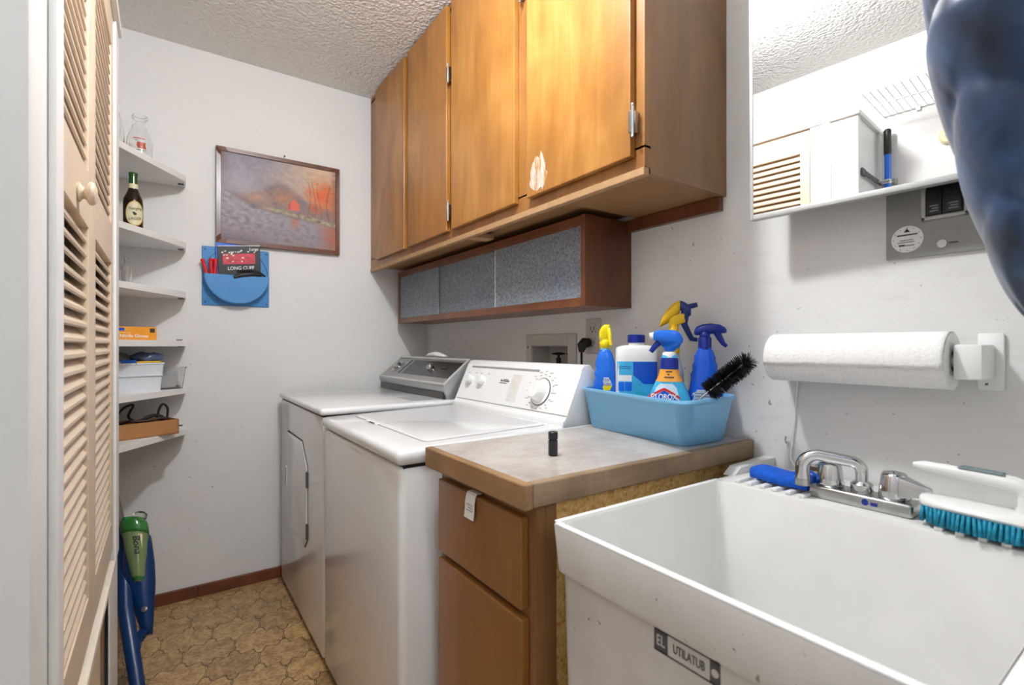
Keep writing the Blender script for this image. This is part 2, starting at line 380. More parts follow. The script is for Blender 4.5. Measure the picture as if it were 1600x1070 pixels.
def lettering(txt, size, m, parent, at, right, up, name='lettering', align='CENTER', ext=0.0004, warp=None, squash=1.0, shear=0.0, bold=0.0):
    cu = bpy.data.curves.new('t', 'FONT'); cu.body = txt; cu.size = size; cu.align_x = align; cu.align_y = 'CENTER'; cu.extrude = ext; cu.shear = shear; cu.offset = bold
    to = bpy.data.objects.new('t', cu); COL.objects.link(to)
    dg = bpy.context.evaluated_depsgraph_get(); dg.update()
    me = bpy.data.meshes.new_from_object(to.evaluated_get(dg)); bpy.data.objects.remove(to)
    l, local = ROOT[parent.name]
    rt, u = Vector(right).normalized(), Vector(up).normalized(); n = rt.cross(u); at = Vector(at)
    for v in me.vertices:
        p = v.co.copy(); p.x *= squash
        q = warp(p) if warp else at + rt * p.x + u * p.y + n * p.z
        v.co = q if local else q - l
    me.name = name; o = bpy.data.objects.new(name, me); COL.objects.link(o); me.materials.clear(); me.materials.append(M[m]); o.parent = parent
    ROOT[o.name] = (l, local); return o
def rrect(cx, cy, hx, hy, r, z, n=5):
    pts = []
    for sx, sy, a0 in ((1, 1, 0), (-1, 1, 90), (-1, -1, 180), (1, -1, 270)):
        for k in range(n + 1):
            a = R(a0 + 90 * k / n); pts.append(Vector((cx + sx * (hx - r) + r * math.cos(a), cy + sy * (hy - r) + r * math.sin(a), z)))
    return pts
def quadring(c, r, z, n=4):
    """rounded ring through four corners given in order"""
    c = [Vector((x, y, 0)) for x, y in c]; pts = []
    for i in range(4):
        p, a, b = c[i], (c[i - 1] - c[i]).normalized(), (c[(i + 1) % 4] - c[i]).normalized()
        for k in range(n + 1):
            t = k / n; q = p + a * r * (1 - t) ** 2 + b * r * t ** 2
            pts.append(Vector((q.x, q.y, z)))
    return pts

# ------------------------------------------------------------------ room shell
W, D, H = 1.233, 2.625, 2.44
XL, XC, YC0, YC1 = -0.463, -0.120, 0.745, 1.905     # left wall, closet front, closet near corner, closet far end
struct(MB().box(XL - .1, W + .1, -1.2, D + .1, -.06, 0).done('floor', 'floor'), 'brown lantern pattern vinyl floor', 'floor')
struct(MB().box(XL - .1, W + .1, -0.02, D + .1, H, H + .06).done('ceiling', 'ceiling'), 'white popcorn textured ceiling', 'ceiling')
struct(MB().box(XL - .1, W + .1, D, D + .08, 0, H).done('wall_back', 'wall'), 'white back wall behind the dryer', 'wall')
struct(MB().box(XL - .1, XL, -1.2, D, 0, H).done('wall_left', 'wall'), 'white left wall beside the closet', 'wall')
# right wall with the opening for the washer valve box
VY0, VY1, VZ0, VZ1 = 1.400, 1.622, 0.98, 1.118
b = MB(); b.box(W, W + .1, -0.02, VY0, 0, H); b.box(W, W + .1, VY1, D, 0, H); b.box(W, W + .1, VY0, VY1, 0, VZ0); b.box(W, W + .1, VY0, VY1, VZ1, H)
struct(b.done('wall_right', 'wall_dirty'), 'scuffed white right wall behind sink and washer', 'wall')
struct(MB().box(.62, W, -.02, .05, 0, H).done('wall_front', 'wall'), 'white wall beside the doorway', 'wall')
struct(MB().box(0.12, 1.0, D - .013, D, 0, .052, .003).done('baseboard_back', 'base_brown'), 'brown baseboard along the back wall', 'baseboard')
o = MB().box(XL, 0.12, D - .013, D, 0, .052, .003).done('baseboard_corner', 'base_brown'); struct(o, 'brown baseboard behind the spray mop', 'baseboard')

# closet surround: box that stands out from the left wall, with casing and cap
CT = 2.064                                          # underside of the cap
b = MB()
b.box(XL, XC, YC0, .912, 0, CT); b.box(XL, XC, 1.800, YC1, 0, CT); b.box(XL, XC, .912, 1.800, 2.045, CT)
struct(b.done('wall_closet', 'trim_white'), 'white closet box standing out from the left wall', 'closet')
b = MB(); b.box(XL, XC + .014, YC0 - .016, YC1 + .003, CT - .022, CT, .005)
struct(b.done('trim_1', 'trim_white'), 'white cap moulding on top of the closet box', 'trim')
b = MB(); b.box(XC, XC + .010, .835, .868, 0, CT - .022, .004); b.box(XC, XC + .006, .868, .914, 0, CT - .022, .002)
struct(b.done('trim_2', 'trim_white'), 'white casing on the near side of the louvered doors', 'trim')
b = MB(); b.box(XC, XC + .006, 1.806, 1.904, .505, CT - .022, .002); b.box(XC, XC + .004, 1.63, 1.88, 0, .503, .002)
struct(b.done('trim_3', 'trim_white'), 'white casing at the far end of the louvered doors', 'trim')
b = MB(); b.box(XL, XL + .03, YC0 - .012, YC0, 0, CT - .022); b.box(XC - .03, XC, YC0 - .008, YC0, 0, CT - .022, .002)
struct(b.done('trim_4', 'trim_white'), 'white corner boards on the near side of the closet box', 'trim')

def louver_door(name, label, y0, y1, sl0, sl1, knob):
    t = bpy.data.objects.new(name, None); COL.objects.link(t); t.location = (XC - .014, y0, .545); ROOT[t.name] = (Vector(t.location), False)
    struct(t, label, 'door')
    xa, xb = XC - .030, XC - .001; z0, z1 = .545, 2.042
    b = MB(); b.box(xa, xb, y0, sl0, z0, z1, .002); b.box(xa, xb, sl1, y1, z0, z1, .002)
    for za, zb in ((z0, .630), (1.345, 1.450), (1.945, z1)): b.box(xa, xb, sl0, sl1, za, zb)
    b.done('door_frame', 'door_cream', t)
    b = MB()
    for za, zb in ((.630, 1.345), (1.450, 1.945)):
        n = int(round((zb - za) / .0272)); p = (zb - za) / n
        for k in range(n):
            z = za + (k + .5) * p
            b.prism([(xa + .002, z + .010), (xa + .005, z + .017), (xb - .003, z - .008), (xb - .003, z - .0135), (xb - .006, z - .016)], 'y', sl0 - .004, sl1 + .004)
    b.done('louver_slats', 'door_cream', t)
    if knob:
        k = MB().lathe([(.015, 0), (.0165, .003), (.011, .006), (.0095, .009), (.013, .012), (.0185, .015), (.0200, .019), (.017, .0235), (.009, .026), (.001, .0265)], (xb, knob[0], knob[1]), 24, (1, 0, 0)).done('knob', 'door_cream', t, True)
        k['label'] = 'round turned wooden knob'
    return t
louver_door('door_1', 'near panel of the cream louvered closet doors, with the knob', .918, 1.322, .957, 1.256, (1.105, 1.376))
louver_door('door_2', 'far panel of the cream louvered closet doors', 1.325, 1.797, 1.372, 1.752, None)
b = MB(); b.box(XC - .03, XC - .004, .918, 1.50, .02, .505)
o = b.done('door_3', 'door_cream'); struct(o, 'plain cream lower closet panel under the louvers', 'door')
b = MB(); b.box(XC - .03, XC + .009, .918, 1.745, .512, .530, .003)
struct(b.done('trim_6', 'ledge'), 'pale ledge between louvers and lower closet panel', 'trim')
b = MB(); b.box(XC - .034, XC - .006, 1.50, 1.628, .02, .505)
struct(b.done('trim_7', 'cab_side'), 'brown board beside the lower closet panel', 'trim')
struct(MB().box(XL + .02, XL + .04, .918, 1.795, 0, 2.0).done('trim_8', 'cab_edge'), 'dark board at the back of the closet', 'trim')

# ceiling lamp: plate, socket, bulb
t = thing('ceiling_lamp', 'round ceiling lamp with a bare lit bulb', 'lamp', (LAMP.x, LAMP.y, 2.37))
MB().lathe([(.07, 0), (.075, .01), (.07, .022), (.02, .024)], (LAMP.x, LAMP.y, H - .024), 32).done('ceiling_plate', 'white_plastic', t, True)
MB().cyl((LAMP.x, LAMP.y, H - .06), (LAMP.x, LAMP.y, H - .02), .022).done('socket', 'white_plastic', t, True)
MB().ball((LAMP.x, LAMP.y, H - .075), .03, .03, .03).done('bulb', 'bulb', t, True)

# ------------------------------------------------------------------ upper cabinet
CF, CY0, CZ0 = .905, .765, 1.535
t = thing('wall_cabinet', 'honey brown wall cabinet with flat doors above washer and dryer', 'cabinet', (1.07, 1.7, CZ0))
b = MB(); b.box(CF + .02, W - .001, CY0, CY0 + .018, CZ0 - .018, H - .002)
b.done('side_panel', 'cab_side', t)
b = MB(); b.box(CF + .02, W - .001, CY0 + .018, D - .002, CZ0 + .002, CZ0 + .014); b.box(W - .02, W - .002, CY0 + .02, D - .002, CZ0 + .014, H - .002)
b.box(CF + .02, W - .001, CY0 + .002, CY0 + .30, CZ0 - .016, CZ0 + .001)
b.done('carcass', 'hard', t)
b = MB(); b.box(CF, CF + .02, CY0, D - .002, CZ0 - .005, CZ0 + .045); b.box(CF, CF + .02, CY0, D - .002, H - .03, H - .002)
for y0, y1 in ((CY0, .80), (1.175, 1.28), (1.66, 1.74), (2.07, 2.14), (2.49, D - .002)): b.box(CF, CF + .0205, y0, y1, CZ0 + .04, H - .02)
b.done('face_frame', 'cab_frame', t)
b = MB(); b.box(CF - .003, CF + .016, CY0, D - .002, CZ0 - .024, CZ0 - .0055, .002)
b.done('bottom_strip', 'ply', t)
b = MB(); b.box(CF + .016, CF + .09, 1.545, 1.60, CZ0 - .026, CZ0 - .006, .002); b.done('wedge_block', 'ply', t)
b = MB(); b.box(W - .02, W - .001, CY0 + .01, 1.10, CZ0 - .055, CZ0 - .018); b.done('hanging_rail', 'walnut', t)
for i, (y0, y1, hy) in enumerate(((2.13, 2.505, None), (1.715, 2.09, None), (1.262, 1.676, None), (.793, 1.197, None))):
    d = MB(); d.box(CF - .018, CF - .0005, y0, y1, 1.558, H - .012, .0025)
    d = d.done('door', 'cab_door', t)
    if i == 3:
        bb = MB(); random.seed(3)
        ring = []
        for k in range(26):
            a = 2 * math.pi * k / 26; ring.append((y1 - .055 + (.05 + random.uniform(-.012, .008)) * math.cos(a) * (.8), 1.61 + (.052 + random.uniform(-.014, .012)) * math.sin(a) * (1.2 if math.sin(a) > 0 else .9)))
        ring = [(min(y1 - .004, y), max(1.562, z)) for y, z in ring]
        bb.prism(ring, 'x', CF - .0183, CF - .0178); wm, wt = newmat('worn_bare_patch', srgb(196, 186, 176), .8)
        c = wt.coord((30, 30, 6)); n = wt.noise(c, 3, 4, .7)
        wt.link(wt.ramp(n, [(.38, srgb(176, 124, 62)), (.5, srgb(190, 172, 154)), (.7, srgb(214, 210, 206))]), wt.b.inputs['Base Color'])
        bb.done('worn_patch', wm, d, label='pale worn patch at the door corner')
def hinge(parent, y, z):
    b = MB(); b.box(CF - .024, CF - .001, y - .004, y + .010, z - .026, z + .026, .002); b.cyl((CF - .022, y - .002, z - .034), (CF - .022, y - .002, z + .034), .0038, seg=10)
    b.ball((CF - .022, y - .002, z + .036), .0045, seg=8); b.ball((CF - .022, y - .002, z - .036), .0045, seg=8)
    b.done('hinge', 'chrome_dull', parent, True)
for y, z in ((1.696, 2.155), (1.696, 1.63), (.784, 1.636), (.784, 2.2), (1.23, 2.2)): hinge(t, y, z)

# glass fronted cabinet underneath
GX, GY0, GY1, GZ0, GZ1 = 1.03, 1.096, 2.555, 1.238, 1.508
t = thing('glass_cabinet', 'long reddish wood cabinet with three pebbled glass panes', 'cabinet', (1.13, 1.8, GZ0))
b = MB(); b.box(GX, W - .001, GY0, GY0 + .02, GZ0, GZ1 + .005, .001); b.done('side_panel', 'walnut', t)
b = MB(); b.box(GX, W - .001, GY1 - .02, GY1, GZ0, GZ1 + .005, .001); b.done('side_panel', 'walnut', t)
b = MB(); b.box(GX, W - .001, GY0 + .02, GY1 - .02, GZ0, GZ0 + .018); b.done('bottom_board', 'walnut_h', t)
b = MB(); b.box(GX, W - .001, GY0 + .02, GY1 - .02, GZ1 - .016, GZ1 + .003); b.done('top_board', 'walnut_h', t)
b = MB(); b.box(W - .008, W - .002, GY0 + .02, GY1 - .02, GZ0 + .018, GZ1 - .016); b.done('back_board', 'hard', t)
b = MB(); b.box(GX + .004, GX + .022, GY0 + .02, GY1 - .02, GZ0 + .018, GZ0 + .026); b.box(GX + .004, GX + .022, GY0 + .02, GY1 - .02, GZ1 - .026, GZ1 - .016); b.done('sliding_track', 'walnut_h', t)
for x, y0, y1 in ((GX + .006, 2.085, GY1 - .022), (GX + .014, 1.585, 2.12), (GX + .006, GY0 + .022, 1.60)):
    b = MB(); b.box(x, x + .004, y0, y1, GZ0 + .021, GZ1 - .019); gp = b.done('glass_pane', 'frost', t)
    b = MB(); b.box(x - .0006, x + .0046, y0 - .0012, y0 + .0016, GZ0 + .021, GZ1 - .019); b.done('ground_edge', 'grey_lite', gp); b = MB(); b.box(x - .0006, x + .0046, y1 - .0016, y1 + .0012, GZ0 + .021, GZ1 - .019); b.done('ground_edge', 'white_ink' if y0 < 1.2 else 'grey_lite', gp)

# things stored behind the glass
def jar(x, y, z, r, h, m, label, cap):
    t = thing('bottle', label, 'bottle', (x, y, z), local=True)
    MB().lathe([(r * .96, 0), (r, .006), (r, h * .72), (r * .45, h * .86), (r * .42, h * .9)], seg=20).done('body', m, t, True)
    MB().lathe([(r * .5, h * .9), (r * .5, h), (r * .3, h)], seg=20).done('cap', cap, t, True)
jar(1.12, 1.46, GZ0 + .018, .05, .20, 'gold', 'yellow bottle blurred behind the near pebbled pane', 'white_plastic')
jar(1.12, 1.27, GZ0 + .018, .055, .19, 'blue', 'blue bottle blurred behind the near pebbled pane', 'navy')
jar(1.13, 1.85, GZ0 + .018, .06, .18, 'tray', 'pale blue bottle blurred behind the middle pebbled pane', 'white_plastic')
jar(1.13, 2.30, GZ0 + .018, .07, .19, 'white_plastic', 'white bottle blurred behind the far pebbled pane', 'white_plastic')

# ------------------------------------------------------------------ dryer
DX, DY0, DY1 = .4425, 1.802, 2.565
t = thing('dryer', 'white front loading dryer with silver console, beside the back wall', 'dryer', (.78, 2.18, 0))
MB().box(DX + .01, 1.10, DY0 + .004, DY1 - .004, .022, .866, .006).done('body', 'enamel', t, True)
b = MB(); b.box(DX + .04, 1.08, DY0 + .02, DY1 - .02, 0.0, .024); b.done('plinth', 'dark_gap', t)
MB().box(DX, 1.115, DY0, DY1, .872, .897, .010, 3).done('top_panel', 'enamel', t, True)
MB().box(DX + .014, 1.09, DY0 + .008, DY1 - .008, .862, .874).done('seam', 'dark_gap', t)
# cut-corner door on the front
d0, d1, dz0, dz1 = 2.03, 2.43, .33, .735
poly = [(d0, dz0 + .04), (d0 + .04, dz0), (d1 - .03, dz0), (d1, dz0 + .03), (d1, dz1 - .03), (d1 - .03, dz1), (d0 + .09, dz1), (d0, dz1 - .09)]
b = MB(); b.prism([((y - 2.23) * 1.02 + 2.23, (z - .53) * 1.02 + .53) for y, z in poly], 'x', DX + .0085, DX + .0115); b.done('door_gap', 'dark_gap', t)
dr = MB().prism(poly, 'x', DX + .004, DX + .012, .003).done('door', 'enamel', t, True)
b = MB(); b.box(DX + .001, DX + .006, 2.398, 2.418, .49, .58, .002); h = b.done('handle', 'white_plastic', dr)
b = MB(); b.box(DX + .0005, DX + .0045, 2.405, 2.411, .50, .57); b.done('handle_slot', 'dark_gap', h) if False else b.done('handle_slot', 'dgrey_marks', dr)
for z in (.60, .40):
    b = MB(); b.box(DX + .002, DX + .011, d0 - .010, d0 + .003, z - .03, z + .03, .001); b.done('hinge', 'dgrey_marks', dr)
# lint lid line
b = MB(); b.box(.80, .93, 1.83, 2.02, .8968, .8985, .0006); b.done('lint_lid', 'enamel', t)
prof = [(.945, .897), (.926, .948), (.926, .957), (1.052, 1.060), (1.10, 1.058), (1.112, 1.0), (1.112, .897)]
MB().prism(prof, 'y', DY0 + .012, DY1 - .012, .002).done('console', 'silver', t, True)
def on_slope(u, v, p0, p1, lift):
    """u along y, v 0..1 up the sloped console face"""
    n = Vector((-(p1[1] - p0[1]), 0, p1[0] - p0[0])).normalized()
    return Vector((p0[0] + (p1[0] - p0[0]) * v, u, p0[1] + (p1[1] - p0[1]) * v)) + n * lift
DP = ((.926, .957), (1.052, 1.060))
def slope_panel(P, y0, y1, v0, v1, lift0, lift1):
    c = [on_slope(y, v, *P, lift0) for y, v in ((y0, v0), (y1, v0), (y1, v1), (y0, v1))] + [on_slope(y, v, *P, lift1) for y, v in ((y0, v0), (y1, v0), (y1, v1), (y0, v1))]
    return MB().hexa(c)
slope_panel(DP, 1.835, 2.33, .24, .84, -.001, .0012).done('dark_panel', 'greyp', t)
slope_panel(DP, 1.82, 2.55, .0, .05, -.001, .003).done('console_trim', 'alu', t)
slope_panel(DP, 1.82, 2.55, .93, 1.0, -.001, .003).done('console_trim', 'alu', t)
slope_panel(DP, 1.814, 1.826, .0, 1.0, -.001, .004).done('console_trim', 'alu', t)
slope_panel(DP, 2.36, 2.372, .24, .84, -.001, .0014).done('dark_line', 'black', t)
b = MB(); b.box(.934, .944, 1.83, 2.54, .899, .926); b.xf(Matrix.Translation((-.004, 0, 0))); b.done('lower_grille', 'greyp', t)
nD = (on_slope(0, 0, *DP, 1) - on_slope(0, 0, *DP, 0))
def knob_on(P, y, v, parent, r, h, m, skirt=0):
    n = on_slope(0, 0, *P, 1) - on_slope(0, 0, *P, 0); o = on_slope(y, v, *P, 0)
    if skirt: MB().lathe([(skirt, -.001), (skirt, .003), (skirt * .9, .004)], o, 32, n).done('dial_skirt', 'chrome_dull' if m == 'chrome_dull' else 'white_plastic', parent, True)
    k = MB().lathe([(r * .98, 0), (r, h * .3), (r * .9, h * .9), (r * .8, h), (.001, h)], o, 28, n)
    return k.done('knob', m, parent, True)
knob_on(DP, 2.46, .52, t, .022, .018, 'chrome_dull', .038)
knob_on(DP, 2.08, .56, t, .017, .018, 'chrome_dull')
slope_panel(DP, 1.93, 1.98, .56, .66, .0012, .005).done('button', 'greyp', t)

# ------------------------------------------------------------------ washer
WX, WY0, WY1 = .4427, 1.100, 1.788
t = thing('washer', 'white top loading washer with white dial console, between dryer and base cabinet', 'washer', (.78, 1.45, 0))
MB().box(WX + .008, 1.10, WY0 + .004, WY1 - .004, .02, .83, .018, 4).done('body', 'enamel', t, True)
MB().box(WX + .05, 1.07, WY0 + .03, WY1 - .03, 0, .024).done('plinth', 'dark_gap', t)
MB().box(WX + .02, 1.09, WY0 + .012, WY1 - .012, .824, .84).done('seam', 'dark_gap', t)
top = MB().box(WX, 1.11, WY0, WY1, .834, .872, .016, 4)
for v in top.bm.verts:                              # the top panel climbs a little towards the console
    if v.co.z > .85: v.co.z += .012 * max(0, (v.co.x - WX)) / .6
top.done('top_panel', 'enamel', t, True)
def lidz(x): return .872 + .012 * (x - WX) / .6
b = MB(); rg = []
for dz, ins in ((-.004, -.0), (.0015, 0), (.004, .006)):
    pts = rrect(.735, (WY0 + WY1) / 2, .195 - ins, .285 - ins, .02, 0); rg.append([Vector((p.x, p.y, lidz(p.x) + dz)) for p in pts])
b.loft(rg)
lid = b.done('lid', 'enamel', t, True)
b = MB(); pts0 = rrect(.735, (WY0 + WY1) / 2, .198, .288, .02, 0); b.loft([[Vector((p.x, p.y, lidz(p.x) - .003)) for p in pts0], [Vector((p.x, p.y, lidz(p.x) + .0006)) for p in pts0]])
b.done('lid_gap', 'grey_marks', t)
b = MB(); b.box(.532, .548, 1.50, 1.60, lidz(.54) - .002, lidz(.54) + .003, .001); b.done('lid_handle', 'white_plastic', lid)
b = MB(); b.box(.531, .5365, 1.515, 1.56, lidz(.54) + .0012, lidz(.54) + .0034); b.done('lid_handle_slot', 'dgrey_marks', lid)
prof = [(.948, .876), (.950, .897), (.966, .903), (1.022, 1.044), (1.034, 1.058), (1.06, 1.060), (1.10, 1.02), (1.112, .876)]
MB().prism(prof, 'y', WY0 + .004, WY1 - .004, .004).done('console', 'enamel_panel', t, True)
WP = ((.966, .903), (1.022, 1.044))
slope_panel(WP, 1.30, 1.74, .905, .955, -.001, .0006).done('grey_stripe', 'grey_marks', t)
slope_panel(WP, 1.11, 1.78, .035, .055, -.001, .0006).done('grey_stripe', 'grey_marks', t)
b = MB(); b.box(.9465, .9485, WY0 + .01, WY1 - .01, .876, .880); b.done('console_seam', 'dgrey_marks', t)
knob_on(WP, 1.715, .58, t, .019, .022, 'white_plastic'); knob_on(WP, 1.630, .58, t, .019, .022, 'white_plastic')
knob_on(WP, 1.262, .47, t, .033, .034, 'white_plastic', .044)
n = on_slope(0, 0, *WP, 1) - on_slope(0, 0, *WP, 0)
MB().lathe([(.0445, -.001), (.0468, .0015), (.0445, .003)], on_slope(1.262, .47, *WP, 0), 36, n).done('dial_ring', 'dgrey_marks', t, True)
b = MB()
upv = (on_slope(0, 1, *WP, 0) - on_slope(0, 0, *WP, 0)).normalized()
for k in range(16):
    a = 2 * math.pi * k / 16; c = on_slope(1.262, .47, *WP, .0004)
    for rr, ln in ((.058, .010), (.070, .016 if k % 2 else .009)):
        p = c + (Vector((0, -1, 0)) * math.cos(a) + upv * math.sin(a)) * rr
        if not (.905 < p.z < 1.04): continue
        for s_ in (0,):
            q = [p + Vector((0, dy, 0)) + upv * du + n * dn for dn in (-.0004, .0003) for dy, du in ((-ln / 2, -.001), (ln / 2, -.001), (ln / 2, .001), (-ln / 2, .001))]
            b.hexa(q)
b.done('dial_print', 'grey_marks', t)
for yy in (1.69, 1.655, 1.60, 1.745):
    b = MB()
    p = on_slope(yy, .76, *WP, .0004); b.hexa([p + Vector((0, dy, 0)) + upv * du + n * dn for dn in (-.0004, .0003) for dy, du in ((-.006, -.001), (.006, -.001), (.006, .001), (-.006, .001))]); b.done('knob_mark', 'grey_marks', t)
b = MB()
for yy, vv, ln, hh in ((1.478, .62, .05, .004), (1.476, .655, .03, .003), (1.49, .57, .045, .003), (1.505, .63, .006, .008)):
    p = on_slope(yy, vv, *WP, .0004); b.hexa([p + Vector((0, dy, 0)) + upv * du + n * dn for dn in (-.0004, .0003) for dy, du in ((-ln / 2, -hh / 2), (ln / 2, -hh / 2), (ln / 2, hh / 2), (-ln / 2, hh / 2))])
b.done('maker_badge', 'dgrey_marks', t)
slope_panel(WP, 1.385, 1.44, .16, .80, -.0005, .0005).done('faded_sticker', plain('faded_sticker', srgb(226, 222, 216), .6, var=.08, scale=70), t)

# crumpled cloth on the dryer console
b = MB(); random.seed(11); rings = []
for i in range(14):
    s_ = i / 13; y = 2.10 + .20 * s_; e = math.sin(math.pi * min(max(s_, .06), .94)) ** .5
    rings.append([Vector((1.082 + (.020 * e + random.uniform(-.003, .003)) * math.cos(a), y, 1.0625 + max(0, (.012 * e) * (1 + math.sin(a)) + random.uniform(-.003, .003)))) for a in [2 * math.pi * k / 12 for k in range(12)]])
b.loft(rings); tag(b.done('crumpled_cloth', 'paper', None, 'all', loc=(1.08, 2.2, 1.06)), 'crumpled white cloth lying on top of the dryer console', 'cloth')

# ------------------------------------------------------------------ washer valve box, outlet
t = thing('valve_box', 'recessed grey washer valve box in the wall above the washer', 'valve box', (W, 1.51, 1.0))
b = MB(); f0, f1, g0, g1 = 1.354, 1.658, .94, 1.162
b.box(W - .007, W, f0, VY0, g0, g1, .002); b.box(W - .007, W, VY1, f1, g0, g1, .002); b.box(W - .007, W, VY0, VY1, VZ1, g1, .002); b.box(W - .007, W, VY0, VY1, g0, VZ0, .002)
b.done('frame', 'beige_plate', t)
b = MB(); b.box(W + .085, W + .09, VY0, VY1, VZ0, VZ1); b.box(W, W + .085, VY0, VY0 + .003, VZ0, VZ1); b.box(W, W + .085, VY1 - .003, VY1, VZ0, VZ1); b.box(W, W + .085, VY0, VY1, VZ1 - .003, VZ1); b.box(W, W + .085, VY0, VY1, VZ0, VZ0 + .003)
b.done('recess', 'beige_plate', t)
for y in (1.50, 1.415):
    b = MB(); b.cyl((W + .035, y, VZ0 + .003), (W + .035, y, 1.07), .010); b.cyl((W + .035, y, 1.07), (W + .035, y, 1.082), .005); b.lathe([(.008, 0), (.026, .004), (.028, .008), (.008, .012)], (W + .035, y, 1.08), 8)
    b.cyl((W + .035, y, 1.03), (W - .01 + .02, y, 1.03), .011); b.done('valve', 'black_soft', t, True)
b = MB(); b.cyl((W - .0085, 1.645, 1.112), (W - .006, 1.645, 1.112), .004, seg=10); b.done('screw', 'ink', t)
t = thing('wall_outlet', 'grey beige wall outlet plate behind the blue and yellow spray bottle', 'outlet', (W, 1.268, 1.15))
b = MB(); b.box(W - .006, W, 1.232, 1.304, 1.092, 1.212, .002); b.done('plate', 'beige_plate', t)
for z in (1.178, 1.128):
    b = MB(); b.box(W - .0075, W - .005, 1.251, 1.285, z - .018, z + .018, .003); s_ = b.done('socket', 'beige_plate', t)
    b = MB(); b.box(W - .0082, W - .007, 1.259, 1.2615, z - .006, z + .007); b.box(W - .0082, W - .007, 1.274, 1.2765, z - .006, z + .007); b.cyl((W - .0082, 1.268, z - .011), (W - .007, 1.268, z - .011), .003, seg=10); b.done('slots', 'ink', s_)
t = thing('power_plug', 'black power plug with hanging cord in the wall outlet', 'plug', (W - .03, 1.275, 1.13))
b = MB(); b.tube([(W - .009, 1.282, 1.128), (W - .03, 1.284, 1.128), (W - .042, 1.284, 1.118), (W - .044, 1.284, 1.095)], [.015, .018, .017, .009], 12); b.done('plug_body', 'black_soft', t, True)
b = MB(); b.tube([(W - .044, 1.284, 1.10), (W - .045, 1.282, 1.06), (W - .043, 1.279, 1.0), (W - .05, 1.27, .93), (W - .06, 1.25, .86)], .004, 8); b.done('cord', 'black_soft', t, True)

# ------------------------------------------------------------------ base cabinet and worktop
BX, BY0, BY1 = .545, .705, 1.075
t = thing('base_cabinet', 'brown base cabinet with one drawer and one door, under the worn worktop', 'cabinet', (.88, .89, 0))
b = MB(); b.box(BX + .02, W - .002, BY1 - .018, BY1, .0, .828); b.box(BX + .02, W - .002, BY0 + .02, BY1 - .018, .08, .098); b.box(W - .014, W - .002, BY0 + .02, BY1 - .018, .098, .828)
b.done('carcass', 'cab_side', t)
b = MB(); b.box(BX + .045, W - .002, BY0, BY0 + .018, 0, .828); b.done('side_panel', 'particle', t)
b = MB(); b.box(BX, BX + .02, BY0, .735, 0, .828); b.box(BX, BX + .02, 1.052, BY1, 0, .828); b.box(BX, BX + .02, .735, 1.052, .795, .828); b.box(BX, BX + .02, .735, 1.052, .61, .64); b.box(BX, BX + .02, .735, 1.052, .06, .1)
b.box(BX + .02, BX + .045, BY0 - .001, BY0 + .018, 0, .828)
b.done('face_frame', 'cab_side', t)
d = MB().box(BX - .018, BX - .0005, .728, 1.060, .638, .806, .003).done('drawer_front', 'base_door', t)
b = MB(); rr = []
for k in range(9):
    s_ = k / 8; x = BX - .0185 - .006 * math.sin(s_ * 2.2) - .003; z = .816 - .062 * s_
    rr.append((x, z))
poly = rr + [(x - .0006, z) for x, z in rr[::-1]]
pts = [(BX - .004, .8095), (BX - .016, .8095), (BX - .0195, .806), (BX - .023, .79), (BX - .0235, .775), (BX - .026, .757), (BX - .0265, .757), (BX - .0243, .775), (BX - .0238, .79), (BX - .0202, .8065), (BX - .016, .8102), (BX - .004, .8102)]
b = MB(); b.prism(pts, 'y', .884, .922); tg = b.done('paper_tag', 'paper', d, label='white paper tag hanging over the drawer front')
b = MB()
for k, z in enumerate((.786, .780, .774)): b.box(BX - .0253, BX - .0246, .890, .915 - .006 * (k % 2), z - .0006, z + .0006)
b.done('tag_print', 'grey_marks', d)
b = MB(); b.box(BX - .018, BX - .0005, .726, 1.060, .09, .622, .003); dd = b.done('door', 'base_door', t)
b = MB(); b.box(BX - .02, BX - .001, .716, .728, .40, .46, .002); b.cyl((BX - .02, .724, .39), (BX - .02, .724, .47), .004, seg=8); b.done('hinge', 'black', t, True)
# worktop: laminate inlay and worn wooden edging
TX, TY0, TY1, TZ = .505, .688, 1.086, .878
t = thing('worktop', 'grey laminate worktop with worn wooden edging, on the brown base cabinet', 'worktop', (.87, .89, .83))
MB().box(TX + .018, W - .001, TY0 + .018, TY1, .832, TZ - .0005).done('laminate_top', 'laminate', t)
b = MB(); b.box(TX, TX + .0195, TY0, TY1, .832, TZ, .003); b.done('front_edging', 'pine_edge', t)
b = MB(); b.box(TX + .0195, W - .001, TY0, TY0 + .0195, .834, TZ, .003); b.done('side_edging', 'pine_edge_x', t)

t = thing('small_bottle', 'tiny black bottle standing on the grey worktop', 'bottle', (.695, .841, TZ), local=True)
MB().lathe([(.0095, 0), (.0105, .002), (.0105, .033), (.008, .036)], seg=20).done('body', newmat('dark_vial_glass', srgb(26, 28, 26), .08)[0], t, True)
MB().lathe([(.0105, .037), (.0105, .051), (.009, .0525), (.001, .0525)], seg=20).done('cap', 'black', t, True)

